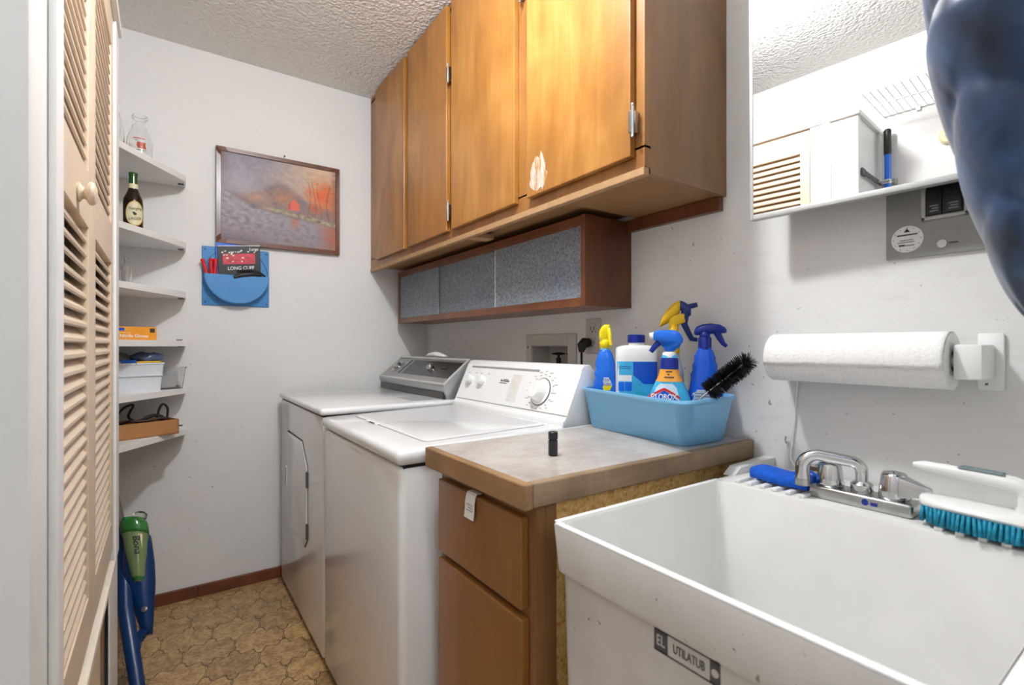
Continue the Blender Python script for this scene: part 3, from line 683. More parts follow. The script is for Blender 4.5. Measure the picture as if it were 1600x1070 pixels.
# ------------------------------------------------------------------ utility sink
SX, SY0, SY1, SZ, SD = .530, .10, .650, .822, 1.005
t = thing('utility_sink', 'white plastic laundry tub with a printed front label', 'sink', (.86, .375, 0))
rt = .012
def ring(x0, x1, y0, y1, z, r=.02): return rrect((x0 + x1) / 2, (y0 + y1) / 2, (x1 - x0) / 2, (y1 - y0) / 2, r, z, 4)
b = MB()
b.loft([ring(SX + .02, W - .03, SY0 + .015, SY1 - .012, .40, .03), ring(SX + .013, W - .03, SY0 + .010, SY1 - .008, .742, .025), ring(SX + .006, W - .03, SY0 + .004, SY1 - .004, .744, .02), ring(SX, W - .03, SY0, SY1, SZ - .004, .018), ring(SX + .002, W - .03, SY0 + .002, SY1 - .002, SZ, .018),
        ring(SX + rt, SD, SY0 + rt, SY1 - rt, SZ, .02), ring(SX + rt + .003, SD - .003, SY0 + rt + .003, SY1 - rt - .003, SZ - .004, .02), ring(SX + .05, SD - .035, SY0 + .045, SY1 - .045, .52, .05), ring(SX + .075, SD - .055, SY0 + .07, SY1 - .07, .50, .05)], True, True)
b.done('basin', 'tub_front', t, True)
b = MB()
b.loft([ring(SX + rt + .0012, SD - .0012, SY0 + rt + .0012, SY1 - rt - .0012, SZ + .0006, .02), ring(SX + rt + .004, SD - .004, SY0 + rt + .004, SY1 - rt - .004, SZ - .004, .02), ring(SX + .052, SD - .037, SY0 + .047, SY1 - .047, .522, .05), ring(SX + .08, SD - .06, SY0 + .075, SY1 - .075, .503, .05)], False, True)
b.done('basin_lining', 'tub', t, True)
b = MB(); b.box(SX + .0005, SX + rt + .0008, SY0 + .012, SY1 - .012, SZ - .002, SZ + .0012, .0005); b.box(SX + .01, SD, SY1 - rt, SY1 - .0005, SZ - .002, SZ + .0012, .0005); b.box(SX + .01, SD, SY0 + .0005, SY0 + rt, SZ - .002, SZ + .0012, .0005)
b.done('rim', 'white_plastic', t)
b = MB(); b.box(SD, W - .006, SY0 + .002, SY1 - .004, SZ - .014, SZ + .002, .003); b.prism([(SD + .045, SZ), (W - .003, SZ), (W - .003, SZ + .022), (SD + .075, SZ + .018)], 'y', SY1 - .016, SY1 + .012, .002)
b.done('back_deck', 'tub', t, True)
for y0, n in ((SY1 - .05, 6), (.262, 7)):
    for k in range(n):
        y = y0 - .0262 * k; b = MB(); b.box(SD + .001, SD + .06, y - .0055, y + .0055, SZ + .001, SZ + .0085, .0015); b.done('drain_ridge', 'white_plastic', t, True)
for x in (SX + .07, W - .09):
    for y in (SY0 + .06, SY1 - .06):
        MB().cyl((x, y, 0), (x, y, .42), .016, .022).done('leg', 'tub_front', t, True)
# printed label on the front
lab = [(.4385, .742 + .021), (.341, .742 + .021)]
LY0, LY1, LZ0, LZ1, LX = .345, .443, .708, .738, SX + .0115
LX2 = SX + .0134
b = MB(); b.box(LX2 - .0004, LX2 + .0004, LY0, LY1, LZ0, LZ0 + .002); b.box(LX2 - .0004, LX2 + .0004, LY0, LY1, LZ1 - .002, LZ1); b.box(LX2 - .0004, LX2 + .0004, LY0, LY0 + .014, LZ0, LZ1); b.box(LX2 - .0004, LX2 + .0004, LY1 - .022, LY1, LZ0, LZ1)
b.done('front_label', 'dgrey_marks', t, label='printed black bordered label')
lettering('UTILATUB', .0165, 'dgrey_marks', t, (LX2 - .0006, .389, .723), (0, -1, 0), (0, 0, 1), squash=.62)
lettering('EL', .020, 'tub_front', t, (LX2 - .0008, LY1 - .011, .723), (0, -1, 0), (0, 0, 1), squash=.7)
b = MB(); b.lathe([(.005, 0), (.005, .0004)], (LX2 - .0008, LY0 + .007, .723), 16, (1, 0, 0)); b.done('label_mark', 'tub_front', t)

# faucet
t = thing('faucet', 'chrome two handle faucet with a curved spout on the sink deck', 'faucet', (1.065, .385, SZ + .002))
MB().box(1.03, 1.082, .302, .468, SZ + .002, SZ + .026, .005, 3).done('base_plate', 'chrome_dull', t, True)
z0 = SZ + .026
for y, lev in ((.440, 0), (.336, 1)):
    h = MB().lathe([(.0235, 0), (.024, .006), (.0195, .040), (.017, .045), (.006, .046), (.005, .048), (.001, .048)], (1.058, y, z0), 14).done('handle', 'chrome', t, 'all')
    b = MB()
    if lev: b.hexa([(1.035, y - .012, z0 + .006), (1.045, y - .056, z0 + .016), (1.052, y - .056, z0 + .016), (1.07, y - .012, z0 + .006), (1.035, y - .012, z0 + .042), (1.046, y - .056, z0 + .030), (1.052, y - .056, z0 + .030), (1.07, y - .012, z0 + .042)], .002)
    else: b.hexa([(1.045, y + .012, z0 + .008), (1.06, y + .045, z0 + .018), (1.066, y + .045, z0 + .018), (1.075, y + .012, z0 + .008), (1.045, y + .012, z0 + .04), (1.06, y + .045, z0 + .03), (1.066, y + .045, z0 + .03), (1.075, y + .012, z0 + .04)], .002)
    b.done('lever', 'chrome', h, True)
MB().lathe([(.017, 0), (.018, .004), (.018, .014), (.014, .018), (.0115, .02)], (1.058, .386, z0), 24).done('spout_collar', 'chrome', t, True)
pts = [(1.058, .386, z0 + .01), (1.058, .386, z0 + .036)]
for k in range(1, 7):
    a = R(90 * k / 6); pts.append((1.058 - .018 * (1 - math.cos(a)) * .45, .386 + .018 * (1 - math.cos(a)), z0 + .036 + .018 * math.sin(a)))
pts += [(1.040, .425, z0 + .057)]
e0 = Vector((1.030, .448, z0 + .060))
for k in range(0, 7):
    a = R(90 * k / 6); pts.append((e0.x - .012 * math.sin(a), e0.y + .024 * math.sin(a), e0.z - .024 * (1 - math.cos(a))))
pts += [(1.018, .472, z0 + .012)]
MB().tube(pts, [.0105] * (len(pts) - 6) + [.0112, .0118, .0122, .0126, .0128, .013], 16).done('spout', 'chrome', t, True)
MB().cyl((1.018, .472, z0 + .0), (1.018, .472, z0 + .013), .0138).done('aerator', 'chrome_dull', t, True)
b = MB(); b.lathe([(.006, 0), (.006, .0006)], (1.0296, .371, SZ + .015), 12, (1, 0, 0), 1, .9); b.box(1.0290, 1.0299, .352, .362, SZ + .011, SZ + .017); b.done('blue_mark', 'navy', t)
lettering('', .01, 'navy', t, (0, 0, 0), (0, -1, 0), (0, 0, 1)) if False else None

# sponge
b = MB(); rings = []
for i in range(15):
    s_ = i / 14; y = .470 + .120 * s_; hw = .034 * (1 - .10 * math.cos(2 * math.pi * s_) * .8) * (.93 if i in (0, 14) else 1); zc = SZ + .0095; h = .023 + .002 * math.sin(s_ * 9)
    cx = 1.056 + .010 * s_
    r2 = []
    for a in range(12):
        th = 2 * math.pi * a / 12; cu, su = math.cos(th), math.sin(th)
        r2.append(Vector((cx + hw * math.copysign(abs(cu) ** .45, cu), y, zc + h / 2 * (1 + math.copysign(abs(su) ** .45, su)))))
    rings.append(r2)
b.loft(rings); tag(b.done('sponge', 'sponge', None, 'all', loc=(1.06, .54, SZ + .009)), 'blue sponge lying on the left end of the sink deck', 'sponge')

# scrub brush: iron-shaped body, looped handle, teal bristles
t = thing('scrub_brush', 'white scrubbing brush with teal bristles and looped handle on the sink deck', 'brush', (1.02, .20, SZ + .009))
b = MB(); rings = []
BY = [(.292, .010), (.286, .019), (.27, .026), (.24, .031), (.20, .034), (.165, .034), (.14, .030), (.124, .02), (.12, .008)]
def bcx(y): return 1.036
for y, hw in BY:
    zc = SZ + .040 - .10 * (.28 - y) * .10; hh = .006 + .006 * min(1, hw / .03)
    rings.append([Vector((bcx(y) + hw * math.cos(a), y, zc + hh * math.sin(a))) for a in [2 * math.pi * k / 20 for k in range(20)]])
b.loft(rings); b.done('body', 'white_plastic', t, True)
b = MB()
pts = [(1.036, .132, SZ + .042), (1.036, .118, SZ + .056), (1.036, .118, SZ + .074), (1.036, .130, SZ + .086), (1.036, .155, SZ + .089), (1.036, .19, SZ + .091), (1.036, .225, SZ + .093), (1.036, .258, SZ + .095), (1.036, .285, SZ + .096), (1.036, .300, SZ + .096)]
pts = [(x, .12 + (y - .118) * 1.0 + .045 * max(0, (.2 - y)) / .082, z) for x, y, z in pts]
pts = [(x, y + .012 * 0, z) for x, y, z in pts]
b.tube(pts, [.012, .0125, .0125, .0125, .0125, .0115, .010, .009, .0085, .004], 16); b.done('handle', 'white_plastic', t, True)
b = MB(); b.hexa([(1.027, .188, SZ + .1005), (1.027, .245, SZ + .1035), (1.045, .245, SZ + .1035), (1.045, .188, SZ + .1005), (1.031, .193, SZ + .1045), (1.031, .238, SZ + .1062), (1.041, .238, SZ + .1062), (1.041, .193, SZ + .1045)], .001); b.done('grip_pad', plain('grey_green_grip', srgb(112, 128, 132), .6), t, True)
b = MB(); random.seed(5)
for i in range(27):
    y = .285 - .158 * i / 26
    hw = .002 + max(0.006, .0315 * math.sqrt(max(0, 1 - ((y - .205) / .088) ** 2)))
    nx = max(1, int(hw / .0055))
    for j in range(-nx, nx + 1):
        x = 1.036 + hw * j / max(nx, 1); dx, dy = random.uniform(-.003, .003) + .14 * (x - 1.036), random.uniform(-.003, .003)
        b.cyl((x, y, SZ + .036 - .001), (x + dx - .001, y + dy, SZ + .0095), .0027, .0034, 5)
o = b.done('bristles', 'teal', t, 'all')

# ------------------------------------------------------------------ cleaning caddy and what stands in it
top4 = [(1.010, 1.102), (1.205, 1.082), (1.168, .690), (.918, .668)]
bot4 = [(1.036, 1.094), (1.192, 1.070), (1.172, .722), (1.002, .726)]
mid = lambda f: [(bx + (tx - bx) * f, by + (ty - by) * f) for (tx, ty), (bx, by) in zip(top4, bot4)]
def shrink(c, d):
    cx = sum(p[0] for p in c) / 4; cy = sum(p[1] for p in c) / 4
    return [(x + (cx - x) / math.hypot(cx - x, cy - y) * d, y + (cy - y) / math.hypot(cx - x, cy - y) * d) for x, y in c]
t = thing('caddy_tub', 'light blue plastic tub of cleaning bottles standing on the worktop', 'tub', (1.09, .9, TZ))
zt = TZ + .118
b = MB()
b.loft([quadring(shrink(bot4, .006), .03, TZ + .0005), quadring(bot4, .035, TZ + .006), quadring(mid(.9), .045, zt - .013), quadring(shrink(top4, -.001), .05, zt - .011), quadring(shrink(top4, -.006), .05, zt - .006), quadring(shrink(top4, -.004), .05, zt), quadring(shrink(top4, .006), .05, zt), quadring(shrink(mid(.9), .007), .045, zt - .012), quadring(shrink(bot4, .008), .035, TZ + .010), quadring(shrink(bot4, .014), .03, TZ + .005)])
b.done('tub_body', 'tray', t, True)
base = TZ + .0055

def oval(hx, hy, z, n=28, p=2.6, cx=0, cy=0):
    r = []
    for k in range(n):
        a = 2 * math.pi * k / n; c, s_ = math.cos(a), math.sin(a)
        r.append(Vector((cx + hx * math.copysign(abs(c) ** (2 / p), c), cy + hy * math.copysign(abs(s_) ** (2 / p), s_), z)))
    return r
def facing(x, y):  # turn local -y towards the camera side of the room
    return math.atan2(y, x) - math.pi / 2 if False else math.atan2(-x, y) + 0.0
def warp_oval(z0, hx_of, hy_of, lift=.0006, p=2.6):
    """wrap flat text (x along, y up) on the -y side of an oval body"""
    def f(v):
        z = z0 + v.y; hx, hy = hx_of(z), hy_of(z); s_ = max(-.97, min(.97, v.x / hx)); yy = -hy * (1 - abs(s_) ** p) ** (1 / p) - lift - v.z
        return Vector((v.x, yy, z))
    return f
def interp(tab):
    def f(z):
        for (a, va), (b_, vb) in zip(tab, tab[1:]):
            if z <= b_: return va + (vb - va) * max(0, (z - a)) / (b_ - a)
        return tab[-1][1]
    return f
def patch(fx, fy, poly, m, name, parent, lift=.0004, p=2.6, nx=10):
    """thin label strip wrapped on the -y side: poly rows are (z, x_left, x_right)"""
    b = MB(); rows = []
    for z, xa, xb in poly:
        r = []
        for i in range(nx + 1):
            x = xa + (xb - xa) * i / nx; hx, hy = fx(z), fy(z); s_ = max(-.985, min(.985, x / hx))
            r.append(Vector((x, -hy * (1 - abs(s_) ** p) ** (1 / p) - lift, z)))
        rows.append(r)
    b.loft(rows, False, False, False); return b.done(name, m, parent, 'all')

# 1. blue stain remover spray with yellow head
def aim(x, y): return math.atan2(y, x) - math.pi / 2
P = (1.067, 1.050); t = thing('spray_bottle', 'bright blue spray bottle with lemon yellow trigger, at the washer end of the tub', 'bottle', (*P, base), aim(*P), local=True)
fx = interp([(0, .032), (.02, .035), (.09, .0365), (.125, .034), (.14, .029), (.152, .032), (.165, .0275), (.178, .029), (.192, .026), (.21, .021), (.222, .0145)]); fy = interp([(0, .024), (.15, .024), (.205, .020), (.222, .0145)])
zs = [0, .004, .03, .07, .10, .115, .125, .132, .14, .146, .152, .158, .165, .172, .178, .185, .192, .20, .21, .216, .222]
MB().loft([oval(fx(z) - (.003 if z == 0 else 0), fy(z) - (.003 if z == 0 else 0), z) for z in zs]).done('body', 'blue2', t, 'all')
MB().lathe([(.0145, .218), (.0150, .228), (.014, .23)]).done('collar', 'tray', t, True)
b = MB(); b.lathe([(.016, .227), (.0165, .244), (.015, .252)], seg=20)
b.loft([oval(.0155, .013, .246, p=3), oval(.017, .015, .262, p=3, cx=-.001), oval(.0165, .018, .276, p=3, cx=-.001, cy=-.002), oval(.014, .017, .288, p=3, cx=.002, cy=-.004), oval(.009, .013, .296, p=3, cx=.005, cy=-.006)])
b.done('trigger_head', 'yellow', t, 'all')
b = MB(); b.tube([(.011, -.016, .283), (.013, -.024, .268), (.014, -.027, .25), (.0165, -.027, .236)], [.006, .0055, .005, .0045], 8); b.done('trigger', 'yellow', t, True)
patch(fx, fy, [(.118, -.004, .020), (.131, -.006, .016), (.142, -.004, .010)], 'white_plastic', 'label_blot', t)
patch(fx, fy, [(.104, -.005, .014), (.113, -.007, .018), (.118, -.006, .020)], 'yellow', 'label_blot', t)
lettering('OXI', .013, 'navy', t, (0, 0, 0), (1, 0, 0), (0, 0, 1), warp=(lambda g: (lambda v: g(v + Vector((.004, 0, 0)))))(warp_oval(.134, fx, fy, .0009)), squash=.75)
lettering('CLEAN', .011, 'navy', t, (0, 0, 0), (1, 0, 0), (0, 0, 1), warp=(lambda g: (lambda v: g(v + Vector((.006, 0, 0)))))(warp_oval(.122, fx, fy, .0009)), squash=.65)

# 2. white jug with blue cap and blue label
P = (1.128, .985); t = thing('cleaner_jug', 'white jug with navy cap and blue wave label, in the middle of the tub', 'jug', (*P, base), aim(*P) + .10, local=True)
fx = interp([(0, .056), (.01, .059), (.19, .0605), (.222, .060), (.232, .055), (.236, .03)]); fy = interp([(0, .032), (.01, .035), (.21, .035), (.23, .03), (.236, .02)])
MB().loft([oval(fx(z), fy(z), z, 32, 4.5) for z in (0, .004, .01, .06, .12, .185, .19, .193, .20, .203, .215, .224, .23, .234, .236)]).done('body', 'white_plastic', t, 'all')
MB().lathe([(.0225, .234), (.0225, .243), (.021, .244)]).done('neck', 'white_plastic', t, True)
MB().lathe([(.0245, .243), (.025, .245), (.025, .264), (.023, .266), (.001, .266)], seg=36).done('cap', 'navy', t, True)
pp = 4.5
patch(fx, fy, [(.03, -.056, .056), (.189, -.056, .056)], 'cyan', 'label', t, .0003, pp, 20)
patch(fx, fy, [(.125, .018, .056), (.150, -.012, .056), (.188, -.012, .056)], 'blue', 'label_panel', t, .0006, pp, 16)
patch(fx, fy, [(.108, .048, .056), (.128, .012, .056)], 'blue', 'label_panel', t, .0006, pp, 16)
patch(fx, fy, [(.07, .010, .056), (.085, .0, .056), (.105, -.006, .02)], plain('aqua_print', srgb(40, 170, 206), .4), 'label_wave', t, .0005, pp, 12)
patch(fx, fy, [(.132, -.054, -.016), (.150, -.054, -.016)], 'white_plastic', 'label_panel', t, .0006, pp, 10)
for xa, xb in ((-.053, -.037), (-.035, -.016)):
    patch(fx, fy, [(.105, xa, xb), (.130, xa, xb)], 'blue2', 'label_picture', t, .0006, pp, 8); patch(fx, fy, [(.075, xa, xb), (.094, xa, xb)], 'blue2', 'label_picture', t, .0006, pp, 8)
for z in (.174, .169): patch(fx, fy, [(z, -.052, -.018), (z + .0013, -.052, -.018)], 'dnavy', 'label_print', t, .0007, pp, 8)

def sprayer_head(t, z, s_, m_body, m_trig, m_noz, L=.05):
    """trigger head whose nozzle points along local -x (s_=1) or +x (s_=-1)"""
    b = MB(); b.lathe([(.0125, z), (.012, z + .018), (.012, z + .024)], seg=20)
    sec = [(.030, .030, .006, .008), (.024, .030, .013, .012), (.010, .031, .016, .014), (-.010, .033, .0125, .012), (-.03, .035, .0105, .0105), (-L + .004, .035, .0095, .010)]
    b.loft([[Vector((s_ * x, hw * math.cos(a), z + zc + hh * math.sin(a))) for a in [2 * math.pi * k / 16 for k in range(16)]] for x, zc, hh, hw in sec]); b.done('trigger_head', m_body, t, 'all')
    b = MB(); b.cyl((s_ * (-L + .005), 0, z + .035), (s_ * (-L - .007), 0, z + .034), .0105, .0088, 16); b.done('nozzle', m_noz, t, True)
    b = MB(); b.tube([(s_ * -.020, 0, z + .028), (s_ * -.030, 0, z + .018), (s_ * -.040, 0, z + .007), (s_ * -.048, 0, z - .004)], [.0075, .0065, .0055, .005], 10, up=(0, 1, 0), flat=1.2); b.done('trigger', m_trig, t, True)

# 3. bleach spray in front
P = (1.062, .818); t = thing('spray_bottle', 'white and cyan bleach spray with blue trigger and orange neck band, front of the tub', 'bottle', (*P, base), aim(*P) + .06, local=True)
fx = interp([(0, .050), (.01, .055), (.06, .057), (.10, .052), (.13, .040), (.155, .027), (.175, .022), (.19, .021), (.20, .0215), (.21, .016)]); fy = interp([(0, .030), (.01, .034), (.08, .033), (.13, .027), (.16, .021), (.21, .016)])
zs = [0, .004, .01, .04, .07, .09, .11, .13, .145, .16, .175, .19, .20, .206, .21]
bo = MB(); bo.loft([oval(fx(z), fy(z), z) for z in zs]); bo.done('body', 'cyan', t, 'all')
patch(fx, fy, [(.02, -.052, .030), (.07, -.050, .026), (.105, -.042, .022), (.128, -.033, .016), (.138, -.024, .006)], plain('pale_label', srgb(206, 226, 240), .35, var=.1, scale=30), 'front_label', t, .0004, 2.6, 14)
b = MB(); b.loft([oval(fx(z) + .0006, fy(z) + .0006, z) for z in (.143, .150, .158, .166, .174)], False, False); b.done('neck_band', 'orange', t, 'all')
b = MB(); b.loft([oval(fx(z) + .0012, fy(z) + .0012, z) for z in (.175, .183, .19, .197, .203)], False, False); b.done('shoulder_sleeve', 'navy', t, 'all')
patch(fx, fy, [(.083, -.050, -.041), (.098, -.036, -.020), (.112, -.020, .004), (.1125, -.0195, .004)], 'red', 'logo', t, .0006) if False else None
def chevron(dz, m, th, ext, lift, name):
    fxx, fyy = fx, fy; b = MB(); rows = [[], []]
    for i in range(17):
        s_ = i / 16; x = -.048 + .068 * s_ - ext + 2 * ext * s_; zt_ = .104 + dz + .022 * (1 - abs(2 * s_ - 1) ** 1.2)
        for r, z in ((0, zt_ - th), (1, zt_)):
            hx, hy = fxx(z), fyy(z); q = max(-.985, min(.985, x / hx)); rows[r].append(Vector((x, -hy * (1 - abs(q) ** 2.6) ** (1 / 2.6) - lift, z)))
    b.loft(rows, False, False, False); return b.done(name, m, t, 'all')
chevron(.002, 'red', .007, .004, .0008, 'logo_border'); chevron(-.005, 'blue', .024, -.002, .0007, 'logo_panel')
lettering('CLOROX', .019, 'white_ink', t, (0, 0, 0), (1, 0, 0), (0, 0, 1), warp=(lambda g: (lambda v: g(v + Vector((-.015, 0, 0)))))(warp_oval(.105, fx, fy, .0014)), squash=.8, bold=.0004)
for z, xa, xb in ((.1675, -.010, .006), (.160, -.006, -.001), (.153, -.014, .010)): patch(fx, fy, [(z, xa, xb), (z + .0028, xa, xb)], 'ink', 'band_print', t, .0014, 2.6, 5)
MB().lathe([(.017, .204), (.0175, .214), (.015, .218)], seg=20).done('collar', 'white_plastic', t, True)
b = MB(); b.prism([(-.040, .026), (-.041, .044), (-.034, .052), (.014, .052), (.027, .043), (.034, .028), (.031, .018), (.020, .010), (.013, -.003), (-.012, -.003), (-.013, .012), (-.018, .022)], 'y', -.0135, .0135, .005)
b.xf(Matrix.Translation((0, 0, .222))); b.done('trigger_head', 'blue2', t, 'all')
b = MB(); b.cyl((-.038, 0, .259), (-.049, 0, .258), .0105, .009, 16); b.done('nozzle', 'white_plastic', t, True)
b = MB(); b.tube([(-.018, 0, .250), (-.028, 0, .240), (-.038, 0, .229), (-.046, 0, .218)], [.009, .008, .007, .006], 10, up=(0, 1, 0), flat=1.2); b.done('trigger', 'navy', t, True)

# 4. yellow headed sprayer behind
P = (1.130, .856); t = thing('spray_bottle', 'clear spray bottle with golden yellow head and dark blue trigger, tallest in the tub', 'bottle', (*P, base), aim(*P), local=True)
MB().lathe([(.022, 0), (.026, .004), (.027, .14), (.024, .17), (.016, .20), (.013, .215)], seg=28).done('body', plain('milky_plastic', srgb(196, 206, 214), .3), t, True)
MB().lathe([(.0155, .213), (.016, .24), (.0135, .244)], seg=20).done('collar', 'gold', t, True)
b = MB(); b.lathe([(.0125, .242), (.012, .290)], seg=18)
sec = [(-.036, .288, .004, .010), (-.030, .300, .013, .013), (-.014, .316, .020, .014), (.002, .330, .021, .013), (.016, .340, .017, .012)]
b.loft([[Vector((x, hw * math.cos(a), zc + hh * math.sin(a))) for a in [2 * math.pi * k / 16 for k in range(16)]] for x, zc, hh, hw in sec])
b.hexa([(-.012, -.010, .282), (.030, -.010, .296), (.030, .010, .296), (-.012, .010, .282), (-.012, -.010, .312), (.030, -.010, .322), (.030, .010, .322), (-.012, .010, .312)], .003)
b.done('trigger_head', 'gold', t, 'all')
b = MB(); b.loft([[Vector((x, .011 * math.cos(a), zc + hh * math.sin(a))) for a in [2 * math.pi * k / 14 for k in range(14)]] for x, zc, hh in ((.014, .344, .012), (.024, .338, .016), (.038, .328, .017), (.044, .326, .010))])
b.cyl((.036, 0, .338), (.060, 0, .344), .0075, .0065, 14); b.done('nozzle', 'dnavy', t, 'all')
b = MB(); b.tube([(.030, 0, .332), (.028, 0, .308), (.027, 0, .292), (.036, 0, .272), (.046, 0, .252), (.060, 0, .250)], [.011, .010, .0085, .0075, .007, .0055], 12, up=(0, 1, 0)); b.done('trigger', 'dnavy', t, True)

# 5. dark blue sprayer at the near end
P = (1.146, .772); t = thing('spray_bottle', 'ribbed royal blue spray bottle with navy head, beside the black brush', 'bottle', (*P, base), aim(*P) + .03, local=True)
fx = interp([(0, .031), (.01, .036), (.07, .040), (.10, .041), (.13, .037), (.15, .034), (.16, .035), (.17, .030), (.182, .031), (.195, .026), (.205, .026), (.22, .020), (.23, .0145)]); fy = interp([(0, .026), (.01, .03), (.13, .028), (.2, .021), (.23, .0145)])
MB().loft([oval(fx(z), fy(z), z) for z in (0, .004, .01, .06, .10, .13, .14, .15, .155, .16, .165, .17, .176, .182, .188, .195, .2, .205, .212, .22, .226, .23)]).done('body', 'blue', t, 'all')
patch(fx, fy, [(.03, -.036, .036), (.09, -.036, .036), (.112, -.030, .028), (.122, -.018, .014)], plain('grey_blue_label', srgb(176, 188, 204), .4, var=.06), 'label', t, .0005, 2.6, 12)
for k in range(7): patch(fx, fy, [(.112 - .008 * k, -.024, .022), (.1135 - .008 * k, -.024, .022)], 'dgrey_marks', 'label_print', t, .0009, 2.6, 6)
b = MB(); b.lathe([(.0165, .224), (.0165, .252), (.015, .256)], seg=20); b.done('collar', 'navy', t, True)
b = MB(); sec = [(-.026, .268, .005, .006), (-.021, .272, .011, .010), (-.006, .276, .014, .013), (.015, .278, .014, .013), (.035, .277, .012, .011), (.048, .274, .008, .008), (.052, .272, .004, .004)]
b.lathe([(.013, .25), (.013, .27)], seg=18)
b.loft([[Vector((x, hw * math.cos(a), zc + hh * math.sin(a))) for a in [2 * math.pi * k / 16 for k in range(16)]] for x, zc, hh, hw in sec]); b.done('trigger_head', 'navy', t, 'all')
b = MB(); b.tube([(.028, 0, .270), (.036, 0, .254), (.044, 0, .240), (.052, 0, .232)], [.009, .008, .006, .0045], 10, up=(0, 1, 0)); b.done('trigger', 'navy', t, True)

# black bottle brush leaning over the near rim
t = thing('bottle_brush', 'black bottle brush leaning out over the near end of the blue tub', 'brush', (1.03, .72, base))
A, B_ = Vector((1.040, .694, 1.008)), Vector((1.098, .632, 1.080)); dr_ = (B_ - A).normalized(); X1 = dr_.orthogonal().normalized(); Y1 = dr_.cross(X1)
tail = Vector((1.025, .725, .99))
b = MB(); b.tube([B_ + dr_ * .004, A, A - dr_ * .016, Vector((1.02, .735, .955)), Vector((1.035, .79, base + .012)), Vector((1.045, .83, base + .006))], .0035, 8); b.done('wire_handle', 'chrome_dull', t, True)
b = MB(); random.seed(9); L = (B_ - A).length
for i in range(2100):
    s_ = random.random() ** .9; a = random.uniform(0, 2 * math.pi); r = .0245 + random.uniform(-.004, .003)
    tip_f = max(0, (s_ - .8) / .2)
    d = (X1 * math.cos(a) + Y1 * math.sin(a)); c = A + dr_ * L * s_
    e = c + (d * math.cos(tip_f * 1.0) + dr_ * math.sin(tip_f * 1.0) * random.uniform(.3, 1) + dr_ * random.uniform(-.2, .2)).normalized() * r
    u = dr_.cross(d).normalized() * .00055
    v1, v2, v3, v4 = (b.bm.verts.new(q) for q in (c - u, c + u, e + u * .8, e - u * .8)); b.bm.faces.new((v1, v2, v3, v4))
    u = dr_ * .00055; v1, v2, v3, v4 = (b.bm.verts.new(q) for q in (c - u, c + u, e + u * .8, e - u * .8)); b.bm.faces.new((v1, v2, v3, v4))
b.done('bristles', 'black_soft', t)
MB().ball(B_ + dr_ * .006, .004).done('wire_tip', 'chrome_dull', t, True)

# ------------------------------------------------------------------ mirror, electrical panel
MBE = R(-0.4)
t = thing('mirror', 'large metal edged mirror hung proud of the right wall', 'mirror', (1.1225, .637, 1.410), rot=(0, R(-.6), R(3.0)), local=True)
MW, MH = .425, .74
b = MB(); b.box(0, .004, -MW + .006, -.006, .006, MH - .006); b.done('mirror_glass', 'mirror', t)
b = MB(); b.box(.004, .020, -MW, 0, 0, MH); b.done('backing', 'grey_lite', t)
b = MB(); b.box(-.0015, .0045, -.008, 0, 0, MH, .001); b.box(-.0015, .0045, -MW, -MW + .008, 0, MH, .001); b.box(-.0015, .0045, -MW + .008, -.008, 0, .011, .001); b.box(-.0015, .0045, -MW + .008, -.008, MH - .011, MH, .001); b.done('edge_frame', 'alu', t, True)
b = MB(); b.box(.020, .104, -.16, -.06, .36, .60); b.done('wall_mount', 'grey_lite', t)
t = thing('electrical_panel', 'grey electrical panel on the wall, half behind the mirror', 'electrical panel', (W, .30, 1.5))
MB().box(W - .006, W, .16, .404, 1.294, 1.72, .001).done('cover', 'grey_metal', t)
b = MB(); y0, y1, z0_, z1_ = .272, .345, 1.362, 1.56
b.box(W - .012, W - .005, y0, y0 + .008, z0_, z1_, .002); b.box(W - .012, W - .005, y1 - .008, y1, z0_, z1_, .002); b.box(W - .012, W - .005, y0, y1, z0_, z0_ + .008, .002); b.box(W - .012, W - .005, y0, y1, z1_ - .008, z1_, .002); b.done('breaker_frame', 'grey_lite', t, True)
MB().box(W - .0075, W - .005, y0 + .006, y1 - .006, z0_ + .006, z1_ - .006).done('breaker_recess', 'black', t)
for k, (ya, yb) in enumerate(((.283, .3085), (.3125, .337))):
    for z in (1.372, 1.428, 1.484):
        b = MB(); b.box(W - .011, W - .007, ya, yb, z, z + .05, .001); br = b.done('breaker', 'black', t)
        b = MB(); b.box(W - .014, W - .010, ya + .005, yb - .005, z + .030, z + .040, .001); b.done('switch_toggle', 'black_soft', br)
        b = MB()
        for q in range(3): b.box(W - .0114, W - .0108, ya + .005, yb - .006 - .003 * (q % 2), z + .006 + .005 * q, z + .008 + .005 * q)
        b.done('breaker_print', 'grey_marks', br)
b = MB(); b.lathe([(.0265, 0), (.0265, .0008)], (W - .0068, .368, 1.332), 40, (1, 0, 0)); st = b.done('round_sticker', 'paper', t, label='round white sticker')
b = MB()
for k in range(12):
    a = 2 * math.pi * k / 12; c = Vector((W - .0070, .368 + .0225 * math.cos(a), 1.332 + .0225 * math.sin(a)))
    b.box(c.x - .0003, c.x + .0002, c.y - .0007, c.y + .0007, c.z - .0007, c.z + .0007)
b.prism([(.363, 1.346), (.3735, 1.346), (.3685, 1.3535)], 'x', W - .0073, W - .0067)
for z, ya, yb, h_ in ((1.3405, .351, .385, .0026), (1.330, .358, .38, .0012), (1.326, .356, .384, .0012), (1.320, .372, .382, .0032), (1.319, .356, .372, .0014)): b.box(W - .0073, W - .0067, ya, yb, z - h_ / 2, z + h_ / 2)
b.done('sticker_print', 'ink', st)
b = MB(); b.lathe([(.0075, 0), (.008, .001), (.007, .0025)], (W - .0085, .313, 1.314), 20, (1, 0, 0)); b.done('cover_screw', 'alu', t, True)
